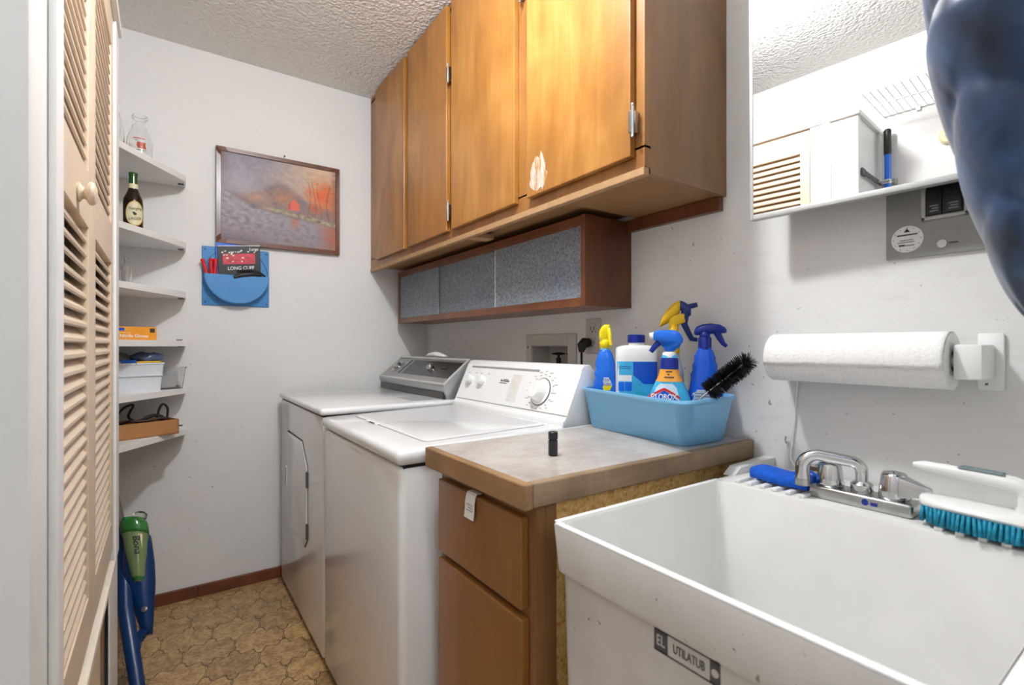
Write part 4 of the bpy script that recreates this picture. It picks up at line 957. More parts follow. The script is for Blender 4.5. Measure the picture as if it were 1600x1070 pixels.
b = MB(); b.box(W - .0069, W - .0058, .289, .303, 1.3125, 1.3155, .0005); b.done('latch_slot', 'dgrey_marks', t)

# ------------------------------------------------------------------ paper towel
RX, RZ, RR = W - .068, 1.090, .052
t = thing('towel_holder', 'white wall mounted holder of the paper towel roll', 'holder', (W, .25, 1.08))
b = MB(); b.box(W - .008, W, .226, .262, 1.036, 1.140, .003); b.done('wall_plate', 'white_plastic', t, True)
b = MB(); b.box(RX - .022, W - .008, .238, .277, 1.058, 1.120, .004); b.done('arm', 'white_plastic', t, True)
b = MB(); b.box(W - .006, W, .602, .622, 1.05, 1.13, .002); b.done('wall_plate', 'white_plastic', t, True)
b = MB(); b.cyl((RX, .270, RZ), (RX, .602, RZ), .010); b.box(RX - .01, W - .006, .604, .616, RZ - .012, RZ + .012, .002); b.done('spindle', 'white_plastic', t, True)
b = MB(); b.box(RX - .001, RX + .012, .2375, .239, 1.049, 1.0525); b.done('release_slot', 'ink', t)
t = thing('paper_towel_roll', 'full roll of white paper towel on the wall holder', 'paper towel', (RX, .44, RZ))
def tubeyl(r0, r1, y0, y1, seg=48):
    b = MB(); rg = []
    for r, y in ((r0, y0), (r1, y0), (r1, y1), (r0, y1), (r0, y0)): rg.append([Vector((RX + r * math.cos(2 * math.pi * k / seg), y, RZ + r * math.sin(2 * math.pi * k / seg))) for k in range(seg)])
    return b.loft(rg, False, False)
tubeyl(.021, RR, .282, .601).done('roll', 'towel', t, True)
tubeyl(.0195, .0208, .281, .602).done('core', 'beige_plate', t, True)
b = MB(); rows = []
random.seed(2); ys = [.283 + .317 * k / 40 for k in range(41)]; rag = [random.uniform(-.0015, .0015) for _ in ys]
for i in range(15):
    a = R(70 + 125 * i / 14); rows.append([Vector((RX + (RR + .0012 + .0016 * (i / 14)) * math.cos(a + (rag[k] / RR if i == 14 else 0)), y, RZ + (RR + .0012 + .0016 * (i / 14)) * math.sin(a + (rag[k] / RR if i == 14 else 0)))) for k, y in enumerate(ys)])
b.loft(rows, False, False, False); b.done('loose_sheet', 'towel', t, 'all', solid=.0008)
# thin white cord down the wall, with a hook
t = thing('hanging_string', 'thin white cord hanging down the wall below the paper towel', 'cord', (W - .01, .59, .9))
b = MB(); b.tube([(W - .006, .579, 1.06), (W - .006, .584, .98), (W - .006, .590, .92), (W - .005, .597, .85), (W - .005, .592, .838), (W - .006, .580, .826)], .0022, 8); b.done('strand', 'trim_white', t, True)
b = MB(); b.tube([(W - .001, .606, .884), (W - .008, .606, .884), (W - .011, .606, .892), (W - .008, .606, .900)], .0015, 6); b.done('hook', 'chrome_dull', t, True)
b = MB(); b.tube([(W - .007, .605, .885), (W - .004, .604, .86), (W - .004, .603, .832), (W - .006, .60, .826)], .0009, 6); b.done('thread', 'paper', t, True)

# ------------------------------------------------------------------ picture and tool pocket on the back wall
PX0, PX1, PZ0, PZ1 = .188, .735, 1.583, 2.022
t = thing('framed_painting', 'framed autumn landscape painting with a red house by the water', 'painting', (.46, D, 1.58))
fw = .020
b = MB()
for q in ([(PX0, PZ0), (PX1, PZ0), (PX1 - fw, PZ0 + fw), (PX0 + fw, PZ0 + fw)], [(PX1, PZ0), (PX1, PZ1), (PX1 - fw, PZ1 - fw), (PX1 - fw, PZ0 + fw)], [(PX1, PZ1), (PX0, PZ1), (PX0 + fw, PZ1 - fw), (PX1 - fw, PZ1 - fw)], [(PX0, PZ1), (PX0, PZ0), (PX0 + fw, PZ0 + fw), (PX0 + fw, PZ1 - fw)]):
    b.loft([[Vector((x, D - .001, z)) for x, z in q], [Vector((x, D - .022, z)) for x, z in q]])
    b.loft([[Vector((x, D - .0221, z)) for x, z in q], [Vector((x + (sum(p[0] for p in q) / 4 - x) * .12, D - .027, z + (sum(p[1] for p in q) / 4 - z) * .12)) for x, z in q]])
b.done('frame', 'frame_wood', t)
def fb(x, y, s_, o=0): return noise.fractal(Vector((x * s_ + o, y * s_, o)), 1.1, 2.1, 4)
def paint(u, v):
    """autumn scene: hazy mauve sky and hill, glowing trees at the right, red house, bank and still water"""
    n1, n2, n3 = fb(u * 1.3, v, 3), fb(u * 1.3, v, 8, 7), fb(u * 1.4, v * 1.7, 15, 3)
    cl = lambda f: max(0, min(1, f))
    mixc = lambda a, b, f: [p + (q - p) * cl(f) for p, q in zip(a, b)]
    c = mixc([152, 148, 160], [214, 184, 156], (u - .30) * 1.8 + n1 * .22)
    c = mixc(c, [190, 186, 196], (.22 - math.hypot(u - .16, (v - .66) * .8)) * 3 + n2 * .15)  # pale mauve of the sky, with the lamp's sheen painted into the colour
    hill = .56 + .20 * math.exp(-((u - .50) / .20) ** 2) + n1 * .03
    c = mixc(c, mixc([128, 118, 130], [168, 138, 124], n2 * .6 + .35), (hill - v) * 14)
    c = mixc(c, [198, 158, 132], (.16 - math.hypot(u - .30, (v - .53) * 1.3)) * 5 + n3 * .2)
    c = mixc(c, [200, 140, 100], (.17 - math.hypot(u - .53, (v - .58) * 1.2)) * 4 + n3 * .2)
    c = mixc(c, [196, 128, 92], ((u - .70) * 3.2 + n2 * .5) * cl((v - .34) * 8) * cl((.95 - v) * 6))
    c = mixc(c, [228, 112, 66], (.16 - math.hypot((u - .86), (v - .66) * .8)) * 7 + n3 * .45)
    c = mixc(c, [206, 92, 58], (.07 - math.hypot((u - .80), (v - .50) * .8)) * 9 + n3 * .4)
    for tx, w_ in ((.74, .006), (.79, .005), (.84, .005), (.93, .008)):
        if abs(u - tx - .02 * math.sin(v * 9 + tx * 20)) < w_ and .36 < v < .82: c = mixc(c, [84, 60, 52], .25)
    c = mixc(c, [84, 66, 62], (u - .95) * 9 + n3 * .3); c = mixc(c, [120, 72, 62], (.06 - u) * 8 * cl((v - .72) * 5) + n3 * .2)
    if .555 < u < .655 and .44 < v < .515 + (.045 - abs(u - .612)) * 1.5: c = [222, 112, 92] if u > .578 else [184, 100, 90]
    bank = .415 - .17 * (u - .35)
    if u > .26: c = mixc(c, mixc([188, 180, 148], [112, 100, 84], n3 + .35), (.035 - abs(v - bank - .015)) * 40 * cl((u - .26) * 5))
    wl = bank - .012 + .010 * n2
    if u < .26: wl += (.26 - u) * .5
    k = cl((wl - v) * 30)
    wc = mixc([132, 126, 140], [180, 174, 176], n3 * .4 + .45 - (.2 - v) * .8)
    wc = mixc(wc, [216, 116, 80], (.055 - abs(u - .62)) * 12 * cl((v - .17) * 9) + n3 * .2)
    wc = mixc(wc, [186, 96, 64], (u - .80) * 4 + n3 * .4); wc = mixc(wc, [96, 82, 92], (.13 - v) * 3.2 * cl((.45 - u) * 4) + n3 * .3)
    wc = mixc(wc, [150, 142, 128], (.09 - v) * 6 * cl((u - .3) * 3))
    c = mixc(c, wc, k)
    g = 1.02 + .07 * n3
    return [max(0, min(255, q * g)) for q in c]
b = MB(); NX, NZ = 150, 104; grid = []
for j in range(NZ + 1): grid.append([b.bm.verts.new((PX0 + fw - .002 + (PX1 - PX0 - 2 * fw + .004) * i / NX, D - .019, PZ0 + fw - .002 + (PZ1 - PZ0 - 2 * fw + .004) * j / NZ)) for i in range(NX + 1)])
for j in range(NZ):
    for i in range(NX): b.bm.faces.new((grid[j][i], grid[j][i + 1], grid[j + 1][i + 1], grid[j + 1][i]))
cols = [srgb(*paint(i / NX, j / NZ)) for j in range(NZ + 1) for i in range(NX + 1)]
o = b.done('canvas', 'canvas', t, 'all'); at_ = o.data.color_attributes.new('paint', 'FLOAT_COLOR', 'POINT')
for k, c in enumerate(cols): at_.data[k].color = c
b = MB(); b.box(PX0 + .01, PX1 - .01, D - .016, D - .010, PZ0 + .01, PZ1 - .01); b.done('backing_board', 'card', t)
b = MB(); b.cyl((.476, D, PZ1 + .013), (.476, D - .012, PZ1 + .016), .0015, seg=8); b.cyl((.476, D - .011, PZ1 + .016), (.476, D - .0125, PZ1 + .0163), .0035, seg=8); tag(b.done('nail', 'ink', None, loc=(.476, D, PZ1 + .013)), 'small nail in the wall above the painting', 'nail')

# small nails and screw under the cabinet end
t = thing('wall_pocket', 'blue plastic wall pocket with a round front, below the painting', 'wall pocket', (.27, D, 1.30))
hx0, hx1, hz0, hz1 = .135, .408, 1.300, 1.566
b = MB(); b.box(hx0, hx1, D - .006, D, hz0, hz1, .004); b.done('back_plate', 'holder_blue', t, True)
cx_, cz_, cr = .272, 1.440, .131; zf = 1.438
def disc_ring(r, y, a0=180, a1=360, n=40): return [Vector((cx_ + r * math.cos(R(a0 + (a1 - a0) * k / n)), y, min(zf, cz_ + r * math.sin(R(a0 + (a1 - a0) * k / n))))) for k in range(n + 1)]
b = MB(); b.loft([disc_ring(cr, D - .006), disc_ring(cr, D - .048), disc_ring(cr - .003, D - .051), disc_ring(cr - .006, D - .051), disc_ring(cr - .004, D - .047)], False, False, False)
b.bm.faces.new([b.bm.verts.new(p) for p in disc_ring(cr - .003, D - .0505)][::-1]); b.bm.faces.new([b.bm.verts.new(p) for p in disc_ring(cr - .004, D - .047)])
b.done('pocket_front', 'holder_blue', t, True)
b = MB(); rg = [[], []]
for k in range(31):
    a = R(6 + 168 * k / 30); rg[0].append(Vector((cx_ + .129 * math.cos(a), D - .0072, cz_ + .129 * math.sin(a)))); rg[1].append(Vector((cx_ + .1315 * math.cos(a), D - .0072, cz_ + .1315 * math.sin(a))))
b.loft(rg, False, False, False); b.done('moulded_ring', 'bottle_blue', t)
b = MB()
for x in (hx0 + .012, hx1 - .012):
    for z in (hz0 + .014, hz1 - .014): b.cyl((x, D - .0075, z), (x, D - .005, z), .0035, seg=10)
b.done('screws', 'ink', t)
# what is in the pocket
t = thing('glove_packet', 'black packet of long cuff gloves standing in the blue wall pocket', 'packet', (.28, D - .02, 1.42))
def pk(u, v, y): # packet plane, tilted
    a = R(6.5); return Vector((.199 + u * math.cos(a) - v * math.sin(a) * .35, y, 1.402 + v * math.cos(a) + u * math.sin(a)))
def pkbox(u0, u1, v0, v1, y0, y1): return MB().hexa([pk(u0, v0, y0), pk(u1, v0, y0), pk(u1, v0, y1), pk(u0, v0, y1), pk(u0, v1, y0), pk(u1, v1, y0), pk(u1, v1, y1), pk(u0, v1, y1)])
pkbox(0, .172, 0, .162, D - .040, D - .034).done('packet', 'black', t)
pkbox(.018, .150, .080, .128, D - .0415, D - .039).done('red_print', plain('red_glove_print', srgb(206, 52, 68), .3, var=.4, scale=70, bump=.6, bscale=60), t)
pkbox(.0, .172, .1625, .1655, D - .0405, D - .0335).done('top_seam', 'white_ink', t)
random.seed(4)
for k in range(20):
    b = MB(); u = random.uniform(.008, .15); v = random.choice((random.uniform(.130, .139), random.uniform(.082, .125))); h = [pk(u + du, v + dv, D - .0422 + dy) for dy in (0, .0012) for du, dv in ((0, 0), (random.uniform(.003, .01), random.uniform(-.002, .004)), (random.uniform(.004, .01), .006), (0, .004))]
    b.hexa(h); b.done('printed_mark', 'white_ink', t)
rv = (pk(1, 0, 0) - pk(0, 0, 0)); uv_ = (pk(0, 1, 0) - pk(0, 0, 0))
lettering('Large', .017, 'white_ink', t, pk(.146, .147, D - .042), rv, uv_, bold=.0003)
lettering('LONG CUFF', .021, 'white_ink', t, pk(.090, .061, D - .042), rv, uv_, squash=.95, bold=.0003)
pkbox(.004, .172, .135, .172, D - .033, D - .028).done('blue_insert', 'bottle_blue', t) if False else None
t = thing('blue_card', 'bright blue card behind the glove packet in the wall pocket', 'card', (.26, D - .02, 1.44))
b = MB(); b.hexa([(.192, D - .026, 1.40), (.352, D - .026, 1.40), (.352, D - .022, 1.40), (.192, D - .022, 1.40), (.186, D - .026, 1.583), (.350, D - .026, 1.579), (.350, D - .022, 1.579), (.186, D - .022, 1.583)]); b.done('card', 'blue2', t)
def clip(px, pz, ang, label):
    t = thing('clothes_clip', label, 'clip', (px, D - .030, pz), rot=(0, ang, 0), local=True, group='red clips in the wall pocket')
    for s_ in (-1, 1):
        b = MB(); b.tube([(s_ * .004, 0, -.05), (s_ * .010, 0, -.01), (s_ * .012, 0, .03), (s_ * .016, 0, .052)], [.007, .009, .007, .0085], 10, up=(0, 1, 0)); b.ball((s_ * .016, 0, .054), .009); b.done('jaw', 'red', t, 'all')
clip(.160, 1.445, R(-8), 'red clip at the left edge of the blue wall pocket'); clip(.193, 1.446, R(9), 'red clip between the other red clip and the glove packet')
t = thing('folding_tool', 'black folding tool lying on the edge of the wall pocket', 'tool', (.32, D - .04, 1.44))
b = MB(); b.tube([(.255, D - .052, 1.428), (.29, D - .050, 1.442), (.335, D - .046, 1.449), (.37, D - .04, 1.449)], [.007, .011, .011, .007], 10); b.done('handle', 'black', t, True)
b = MB(); b.tube([(.27, D - .045, 1.458), (.32, D - .040, 1.466), (.362, D - .034, 1.460), (.388, D - .03, 1.443)], [.004, .007, .007, .004], 10); b.done('blade', 'black_soft', t, True)

# ------------------------------------------------------------------ corner shelves and what stands on them
SHZ = [1.838, 1.557, 1.346, 1.139, .939, .765]
names = ['white corner shelf, topmost, holding the glass milk bottles', 'white corner shelf holding the brown beer bottle', 'white corner shelf holding the small clear bottles', 'white corner shelf holding the orange glove box', 'white corner shelf holding the white bin', 'white corner shelf, lowest, holding the cardboard box']
for z, nm in zip(SHZ, names):
    t = thing('corner_shelf', nm, 'shelf', (-.1, 2.45, z), group='corner shelves')
    e = z - 1.2
    poly = [(XL + .001, D - .001), (XL + .001, YC1 + .006), (-.332, YC1 + .006), (.066, 2.52), (.073, 2.535), (.074, D - .001)]
    MB().prism(poly[::-1], 'z', z - .024, z, .002).done('board', 'trim_white', t)
    b = MB(); b.box(.045, .066, 2.565, 2.58, z - .028, z - .024); b.done('bracket', 'dgrey_marks', t)
    b = MB(); b.box(.040, .062, D - .006, D - .001, z + .001, z + .006); b.done('clip', 'dgrey_marks', t)
def milk(x, y, z, s_, label, printed, tall=1.0):
    t = thing('milk_bottle', label, 'bottle', (x, y, z), local=True)
    p = [(.036, 0), (.040, .004), (.041, .05), (.039, .07), (.028, .10), (.020, .125), (.0195, .142), (.024, .148), (.025, .154), (.023, .158)]
    q = [(r - .003, zz) for r, zz in p[::-1]][:-1] + [(.036, .008), (.001, .008)]
    q = [(max(r, .001), zz) for r, zz in q]
    q[-3] = (.037, .012)
    MB().lathe([(.001, 0)] + [(r * s_, zz * s_ * tall) for r, zz in p + q], seg=40).done('glass', 'clear', t, True)
    if printed:
        b = MB(); rows = []
        for zz in (.028, .040, .052): rows.append([Vector((.0414 * math.cos(a), .0414 * math.sin(a), zz)) for a in [R(-100 + 38 * k / 8 + 4 * math.sin(zz * 300)) for k in range(9)]])
        b.loft(rows, False, False, False); b.done('red_print', plain('orange_red_print', srgb(226, 84, 34), .5, var=.3, scale=120), t, 'all')
        for zz, a0, a1 in ((.064, -118, -66), (.056, -110, -96), (.020, -104, -62)):
            b = MB(); rows = []
            for z2 in (zz, zz + .0035): rows.append([Vector((.0413 * math.cos(a), .0413 * math.sin(a), z2)) for a in [R(a0 + (a1 - a0) * k / 8) for k in range(9)]])
            b.loft(rows, False, False, False); b.done('printed_line', 'red' if zz > .06 else 'grey_marks', t, 'all')
milk(-.080, 2.395, SHZ[0], 1.04, 'clear glass milk bottle with orange print on the top shelf', True)
milk(-.168, 2.380, SHZ[0], 1.04, 'tall clear glass bottle half hidden by the closet on the top shelf', False, 1.42)
t = thing('beer_bottle', 'brown beer bottle with a cream oval label on the second shelf', 'bottle', (-.100, 2.385, SHZ[1]), .04, local=True)
MB().lathe([(.027, 0), (.031, .003), (.0315, .10), (.030, .118), (.020, .142), (.0155, .156)], seg=32).done('body', 'beer', t, True)
MB().lathe([(.0155, .156), (.0135, .185), (.0130, .205), (.0140, .206), (.0145, .216), (.013, .219), (.009, .219)], seg=28).done('neck', plain('green_bottle_neck', srgb(40, 84, 30), .1), t, True)
MB().lathe([(.0162, .158), (.0150, .176)], seg=28).done('neck_label', 'label_cream', t, True)
def beer_lab(ax, az, lift, m, nm):
    b = MB(); c = Vector((0, 0, .060)); vs = []
    rg = []
    for f in (.001, .35, .7, 1.0):
        r = []
        for k in range(36):
            a = 2 * math.pi * k / 36; u = ax * f * math.cos(a) + .006; z = .060 + az * f * math.sin(a); th = u / .0315 - math.pi / 2
            r.append(Vector(((.0315 + lift) * math.cos(th), (.0315 + lift) * math.sin(th), z)))
        rg.append(r)
    b.loft(rg, False, False); b.done(nm, m, t, 'all')
beer_lab(.031, .047, .0005, 'gold_label', 'label_border'); beer_lab(.028, .043, .0009, 'label_cream', 'oval_label')
def wb(z0): return lambda v: Vector(((.0330) * math.cos((v.x + .006) / .0315 - math.pi / 2), (.0330) * math.sin((v.x + .006) / .0315 - math.pi / 2), z0 + v.y + v.x * .12))
lettering('Yuengling', .0145, 'ink', t, (0, 0, 0), (1, 0, 0), (0, 0, 1), warp=wb(.078), squash=.75, shear=.3)
lettering('LAGER', .0150, 'ink', t, (0, 0, 0), (1, 0, 0), (0, 0, 1), warp=wb(.040), squash=.9)
b = MB(); rows = []
for z, a0, a1 in ((.053, -8, 4), (.059, -12, 10), (.065, -16, -2)): rows.append([Vector((.0327 * math.cos(R(a - 79)), .0327 * math.sin(R(a - 79)), z)) for a in [a0 + (a1 - a0) * k / 5 for k in range(6)]])
b.loft(rows, False, False, False); b.done('emblem', 'ink', t, 'all')
def smallbottle(x, y, label):
    t = thing('clear_bottle', label, 'bottle', (x, y, SHZ[2]), local=True)
    p = [(.014, 0), (.0165, .002), (.0165, .066), (.014, .072), (.0065, .080), (.006, .098), (.0085, .104), (.0085, .107)]
    q = [(r - .0018, z) for r, z in p[::-1]][:-2] + [(.0145, .005), (.001, .004)]
    MB().lathe([(.001, 0)] + p + q, seg=28).done('glass', 'clear', t, True)
smallbottle(-.121, 2.392, 'small clear bottle on the third shelf, nearer the open end'); smallbottle(-.152, 2.385, 'small clear bottle on the third shelf, against the closet edge')
# glove box
t = thing('glove_box', 'orange carton of nitrile gloves on the fourth shelf', 'carton', (-.09, 2.42, SHZ[3]), R(12), local=True)
MB().box(-.072, .062, -.008, .075, 0, .052, .0008).done('carton', 'amber_box', t)
b = MB(); b.box(-.062, -.040, -.0086, -.0078, .036, .047); b.done('blue_badge', 'blue', t)
b = MB(); b.box(.040, .056, -.0086, -.0078, .030, .046, .0003); b.done('dark_badge', 'ink', t)
lettering('Nitrile Gloves', .0165, 'white_ink', t, (-.010, -.0083, .016), (1, 0, 0), (0, 0, 1), squash=.95, bold=.0003)
b = MB(); b.box(-.062, -.020, -.0084, -.0078, .028, .0295); b.done('printed_line', 'label_cream', t)
b = MB(); b.box(-.115, -.076, -.004, .06, 0, .05, .001); bx_ = b
tag(bx_.done('white_box', 'paper', None, loc=(0, 0, 0)), 'white box between glove carton and closet on the fourth shelf', 'carton'); wbx = bpy.data.objects['white_box']; wbx.location = (-.105, 2.40, SHZ[3]); wbx.rotation_euler = (0, 0, R(12))
# white bin
t = thing('storage_bin', 'milky white bin of bags on the fifth shelf', 'bin', (-.085, 2.43, SHZ[4]), R(14), local=True)
b = MB(); b.loft([rrect(-.02, .02, .085, .055, .008, 0), rrect(-.02, .02, .094, .062, .010, .104), rrect(-.02, .02, .097, .065, .010, .106), rrect(-.02, .02, .097, .065, .010, .112), rrect(-.02, .02, .091, .059, .010, .112), rrect(-.02, .02, .083, .052, .008, .003)]); b.done('bin_body', 'tub_white', t, True)
b = MB(); b.box(-.113, .070, -.0445, -.040, .060, .066, .001); b.done('moulded_line', 'tub_white', t)
b = MB(); b.box(-.105, .066, -.034, -.030, .112, .1185); b.done('yellow_strip', 'gold', t) if False else b.done('yellow_folder', 'gold', t)
t = thing('clear_bin', 'clear plastic container behind the white bin on the fifth shelf', 'bin', (.012, 2.535, SHZ[4]), R(14), local=True)
b = MB(); b.loft([rrect(0, 0, .040, .045, .006, 0), rrect(0, 0, .050, .052, .008, .085), rrect(0, 0, .054, .056, .008, .087), rrect(0, 0, .054, .056, .008, .090), rrect(0, 0, .048, .050, .008, .090), rrect(0, 0, .038, .042, .006, .003)]); b.done('container_body', 'clear_plastic', t, True)
random.seed(21)
def bagmesh(cx, cy, cz, rx, ry, rz, seed):
    b = MB(); b.ball((cx, cy, cz), rx, ry, rz, 24)
    for v in b.bm.verts:
        n = noise.noise(v.co * 45 + Vector((seed, 0, 0))); d = (v.co - Vector((cx, cy, cz))); v.co += d * .28 * n
    return b
tag(bagmesh(-.065, 2.445, SHZ[4] + .128, .055, .04, .026, 3).done('plastic_bag', 'bag', None, 'all', loc=(-.065, 2.445, SHZ[4] + .11)), 'dark slate blue plastic bag on top of the white bin', 'bag')
tag(bagmesh(-.145, 2.42, SHZ[4] + .128, .035, .035, .026, 9).done('plastic_bag', 'bag2', None, 'all', loc=(-.145, 2.42, SHZ[4] + .11)), 'grey plastic bag on the white bin, nearer the closet', 'bag')
b = MB(); b.box(-.16, -.09, 2.382, 2.386, SHZ[4] + .106, SHZ[4] + .124); tag(b.done('blue_folder', 'blue2', None, loc=(-.13, 2.384, SHZ[4] + .11)), 'bright blue card edge in the white bin', 'card')
# cardboard box with cables
t = thing('cardboard_box', 'open cardboard box of cables on the lowest shelf', 'box', (-.075, 2.43, SHZ[5]), R(22), local=True)
b = MB(); hx, hy, hh = .105, .062, .058
b.box(-hx, hx, -hy, hy, 0, .004); b.box(-hx, hx, -hy, -hy + .004, 0, hh); b.box(-hx, hx, hy - .004, hy, 0, hh); b.box(-hx, -hx + .004, -hy, hy, 0, hh); b.box(hx - .004, hx, -hy, hy, 0, hh); b.done('box_walls', 'card', t)
def cable(pts, r, label, m='black_soft'):
    P_ = [Vector(p) for p in pts]; out = []
    for i in range(len(P_) - 1):
        p0, p1, p2, p3 = P_[max(i - 1, 0)], P_[i], P_[i + 1], P_[min(i + 2, len(P_) - 1)]
        for k in range(6):
            s_ = k / 6; out.append(.5 * ((2 * p1) + (p2 - p0) * s_ + (2 * p0 - 5 * p1 + 4 * p2 - p3) * s_ * s_ + (3 * p1 - p0 - 3 * p2 + p3) * s_ ** 3))
    out.append(P_[-1])
    b = MB(); b.tube(out, r, 8); tag(b.done('cable', m, None, True, loc=P_[0]), label, 'cable', 'cables in the cardboard box')
z5 = SHZ[5]
cable([(-.12, 2.40, z5 + .03), (-.15, 2.38, z5 + .075), (-.13, 2.385, z5 + .115), (-.10, 2.39, z5 + .125), (-.115, 2.40, z5 + .08), (-.08, 2.41, z5 + .055), (-.03, 2.44, z5 + .05)], .0045, 'black cable looping high at the closet end of the cardboard box')
cable([(-.10, 2.41, z5 + .04), (-.06, 2.42, z5 + .07), (-.03, 2.44, z5 + .075), (-.005, 2.45, z5 + .06), (-.03, 2.46, z5 + .04)], .007, 'thick black cable lying across the cardboard box')
cable([(-.02, 2.43, z5 + .05), (-.022, 2.44, z5 + .09), (-.008, 2.445, z5 + .118), (.008, 2.45, z5 + .10), (.006, 2.455, z5 + .055)], .0045, 'brown black cable arched at the open end of the cardboard box')
cable([(-.16, 2.40, z5 + .04), (-.12, 2.395, z5 + .062), (-.07, 2.40, z5 + .060), (-.02, 2.425, z5 + .064), (.012, 2.45, z5 + .058)], .005, 'dark brown cord along the front edge of the cardboard box', plain('brown_cord', srgb(70, 46, 38), .6))

# ------------------------------------------------------------------ spray mop
t = thing('spray_mop', 'dark blue spray mop with a green cartridge leaning by the closet end', 'mop', (-.07, 2.04, 0))
A = Vector((-.054, 1.93, .03)); B_ = Vector((-.092, 2.255, .40)); ax = (B_ - A).normalized()
b = MB(); b.tube([A + Vector((-.012, 0, 0)), A.lerp(B_, .25) + Vector((-.022, 0, 0)), A.lerp(B_, .55) + Vector((-.034, 0, 0)), Vector((-.118, 2.24, .33)), Vector((-.128, 2.30, .46))], [.020, .021, .022, .022, .016], 14); b.done('lower_pole', 'bottle_blue', t, True)
b = MB(); b.tube([Vector((-.127, 2.296, .45)), Vector((-.150, 2.325, .58)), Vector((-.176, 2.352, .72))], .0115, 14); b.done('handle_tube', 'mop_grey', t, True)
side = Vector((0.93, -.36, 0.0)).normalized(); outn = ax.cross(side).normalized(); 
if outn.y > 0: outn = -outn
# shell that holds the cartridge
def sh(c, wx, wy, n=20): return [c + side * wx * math.cos(2 * math.pi * k / n) + outn * wy * math.sin(2 * math.pi * k / n) for k in range(n)]
base_c = Vector((-.050, 2.10, .135)); 
topc = Vector((-.086, 2.262, .455)); ax2 = (topc - base_c).normalized(); Lc = (topc - base_c).length
b = MB(); b.loft([sh(base_c, .016, .014), sh(base_c + ax2 * .03, .021, .02), sh(base_c + ax2 * .10 - side * .004, .035, .030), sh(base_c + ax2 * .17 - side * .006, .048, .036), sh(base_c + ax2 * .24 - side * .004, .050, .038), sh(base_c + ax2 * .30, .045, .036), sh(base_c + ax2 * .33, .044, .03)]); b.done('cartridge_shell', 'bottle_blue', t, 'all')
cc = base_c + ax2 * .165 + outn * .016
b = MB(); b.loft([sh(cc, .014, .026), sh(cc + ax2 * .02, .024, .030), sh(cc + ax2 * .09, .033, .034), sh(cc + ax2 * .16, .040, .036), sh(cc + ax2 * .20, .042, .036)])
b.done('cartridge', plain('pale_green_cartridge', srgb(122, 140, 92), .12, var=.12, scale=20), t, 'all')
b = MB(); b.loft([sh(cc + ax2 * .168, .0425, .0372), sh(cc + ax2 * .180, .0432, .0380), sh(cc + ax2 * .205, .0432, .038), sh(cc + ax2 * .222, .036, .032), sh(cc + ax2 * .226, .02, .02)]); b.done('cartridge_cap', 'green_plastic', t, 'all')
b = MB(); b.loft([sh(cc + ax2 * .005 , .0165, .0275), sh(cc + ax2 * .016, .0235, .0312)], False, False); b.done('cartridge_foot', 'green_plastic', t, 'all')
b = MB(); b.loft([sh(cc + ax2 * .224 + side * .018, .022, .018), sh(cc + ax2 * .238 + side * .022, .022, .018), sh(cc + ax2 * .246 + side * .024, .014, .012)]); b.done('clear_cover', 'clear_plastic', t, 'all')
def onshell(u, v, lift=.001):
    """u sideways, v along the cartridge"""
    f = v / .2; wx = .014 + (.042 - .014) * min(1, f * 1.4) ** .8; wy = .026 + .010 * f
    s_ = max(-.96, min(.96, u / wx)); return cc + ax2 * v + side * u + outn * (wy * math.sqrt(1 - s_ * s_) + lift)
b = MB(); b.loft([[onshell(u0 + (u1 - u0) * k / 8, v) for k in range(9)] for v, u0, u1 in ((.035, -.004, .018), (.09, -.006, .022), (.16, -.008, .030))], False, False, False); b.done('cartridge_label', 'label_cream', t, 'all')
lettering('Bona', .030, 'ink', t, (0, 0, 0), (1, 0, 0), (0, 0, 1), warp=lambda v: onshell(.012 + v.y, .120 - v.x, .0042 + v.z), squash=1.05, bold=.0002)
b = MB(); bc = base_c + ax2 * .075 + outn * .026 + side * .008; b.lathe([(.009, 0), (.009, .004), (.007, .005)], bc, 20, outn); b.done('button', 'mop_grey', t, True)
b = MB(); bc = base_c + ax2 * .008 + outn * .013; b.lathe([(.006, 0), (.0065, .003), (.004, .0035)], bc, 16, outn); b.done('button', 'bottle_blue', t, True)
b = MB(); b.tube([base_c + ax2 * .02, base_c + Vector((-.03, -.004, -.012)), A.lerp(B_, .28) + Vector((-.016, 0, 0))], [.016, .018, .016], 12); b.done('bridge', 'bottle_blue', t, True)
b = MB(); b.box(-.19, .0, 1.80, 1.90, .004, .022, .006); b.done('mop_head', 'dnavy', t, True)
b = MB(); b.box(-.195, .005, 1.795, 1.905, .0, .006, .002); b.done('mop_pad', 'paper', t, True)
b = MB(); b.tube([A + Vector((-.012, -.004, -.012)), A + Vector((-.012, 0, .0))], .014, 10); b.done('swivel', 'mop_grey', t, True)

# ------------------------------------------------------------------ seen in the mirror: wire shelf, clamped pole, wall fitting
t = thing('wire_shelf', 'white wire shelf on the left wall, seen in the mirror', 'wire shelf', (-.28, .55, 2.12))
b = MB()
y0, y1, x0, x1 = .06, .725, XL + .006, -.120
for x, z in ((x0, 2.12), (x1, 2.12), (x1, 2.162), ((x0 + x1) / 2, 2.117)): b.cyl((x, y0, z), (x, y1, z), .0028, seg=8)
b.done('long_wires', 'white_plastic', t, True)
b = MB(); n = 26
for k in range(n + 1):
    y = y0 + (y1 - y0) * k / n; b.tube([(x0, y, 2.1225), (x1 - .001, y, 2.1225), (x1 + .0025, y, 2.13), (x1 + .0025, y, 2.163)], .0017, 6)
b.done('cross_wires', 'white_plastic', t, True)
for y in (.2, .6):
    b = MB(); b.box(XL, XL + .012, y - .008, y + .008, 2.105, 2.13, .002); b.done('wall_clip', 'white_plastic', t)
PXX, PYY = -.418, .702
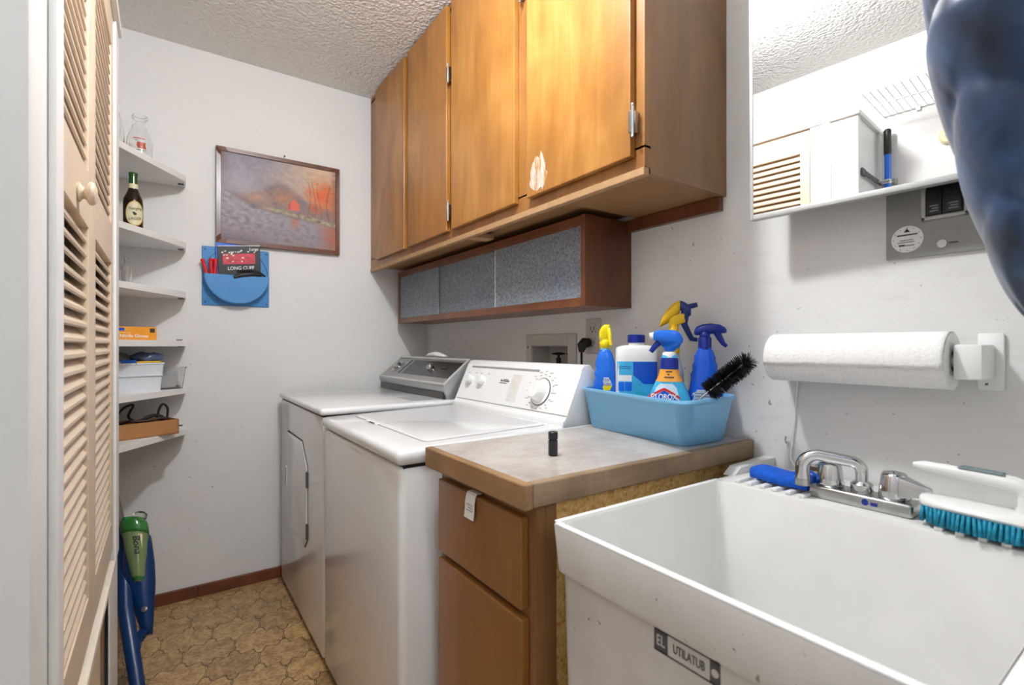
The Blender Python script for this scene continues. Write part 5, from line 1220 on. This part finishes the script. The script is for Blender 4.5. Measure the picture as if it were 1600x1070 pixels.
t = thing('blue_pole', 'blue pole with a black grip, clamped to the closet side, seen in the mirror', 'pole', (PXX, PYY, .9))
b = MB(); b.cyl((PXX, PYY, .80), (PXX, PYY, 1.955), .0125); b.done('shaft', 'blue2', t, True)
b = MB(); b.lathe([(.0135, 0), (.0145, .01), (.0140, .08), (.0145, .105), (.010, .112), (.001, .112)], (PXX, PYY, 1.935), 20); b.done('grip', 'black', t, True)
b = MB(); b.lathe([(.0132, 0), (.0132, .018)], (PXX, PYY, 1.806), 20); b.done('white_band', 'white_plastic', t, True)
t = thing('pole_clamp', 'grey metal clamp rail holding the blue pole, seen in the mirror', 'clamp', (-.30, .735, 1.81))
e = YC0 - .894
b = MB(); b.box(-.20, -.15, .878 + e, .886 + e, 1.80, 1.83, .002); b.box(-.42, -.19, .876 + e, .8815 + e, 1.803, 1.824, .002); b.box(-.17, -.152, .885 + e, .894 + e, 1.806, 1.824); b.done('rail', 'dgrey_marks', t)
b = MB(); f = PXX + .385
for pts in ([(-.345, .878), (-.362, .862), (-.368, .845), (-.358, .836)], [(-.425, .878), (-.408, .862), (-.402, .845), (-.412, .836)], [(-.345, .878), (-.385, .8795), (-.425, .878)]): b.tube([(x + f, y + e, 1.814) for x, y in pts], .004, 8)
b.done('spring_jaws', 'grey_lite', t, True)
b = MB(); b.box(XL, XL + .014, .824 + e, .842 + e, 1.802, 1.832, .002); b.tube([(XL + .010, .835 + e, 1.817), (XL + .030, .846 + e, 1.816)], .004, 8); b.done('wall_bracket', 'grey_lite', t, True)
t = thing('wall_dial', 'round cream fitting on the left wall, seen in the mirror', 'fitting', (XL, .50, 1.965))
MB().lathe([(.034, 0), (.034, .012), (.026, .020), (.001, .021)], (XL, .50, 1.965), 32, (1, 0, 0)).done('cover', 'label_cream', t, True)
MB().lathe([(.012, 0), (.012, .006), (.001, .007)], (XL + .020, .50, 1.965), 20, (1, 0, 0)).done('button', 'beige_plate', t, True)

# ------------------------------------------------------------------ quilted garment hanging at the doorway wall
t = thing('quilted_jacket', 'dark blue quilted jacket hanging close by at the right edge', 'jacket', (.86, .10, 1.1))
b = MB(); rings = []; NJ, NK = 90, 72
for j in range(NJ + 1):
    s_ = j / NJ; z = 1.142 + .82 * s_
    prof = (max(.0, s_) / .40) ** .60 if s_ < .40 else 1.0
    prof *= 1.0 - .10 * max(0, (s_ - .72) / .28)
    r = []
    for k in range(NK):
        a = 2 * math.pi * k / NK
        cx, cy = .885, .128
        hx, hy = .205 * prof + .004, .094 * prof + .004
        # padded bands between slanting seams
        ph = (z * 8.5 + .85 * math.cos(a) - .35 * math.sin(a)); puff = abs(math.sin(ph * math.pi)) ** .38
        fold = noise.noise(Vector((math.cos(a) * 1.6, math.sin(a) * 1.6, z * 5)))
        q = 1 + .14 * (puff - .75) + .06 * fold
        r.append(Vector((cx + hx * q * math.cos(a), max(.054, cy + hy * q * math.sin(a)), z + .015 * fold)))
    rings.append(r)
b.loft(rings); b.done('padded_shell', 'quilt', t, 'all', sub=1)
b = MB(); b.tube([(.885, .10, 1.93), (.885, .09, 1.98), (.885, .07, 2.0), (.885, .052, 1.99)], .006, 8); b.done('hanging_loop', 'black_soft', t, True)
b = MB(); b.ball((.694, .172, 1.527), .012, .010, .018, 12); b.done('yellow_toggle', 'yellow', t, True)
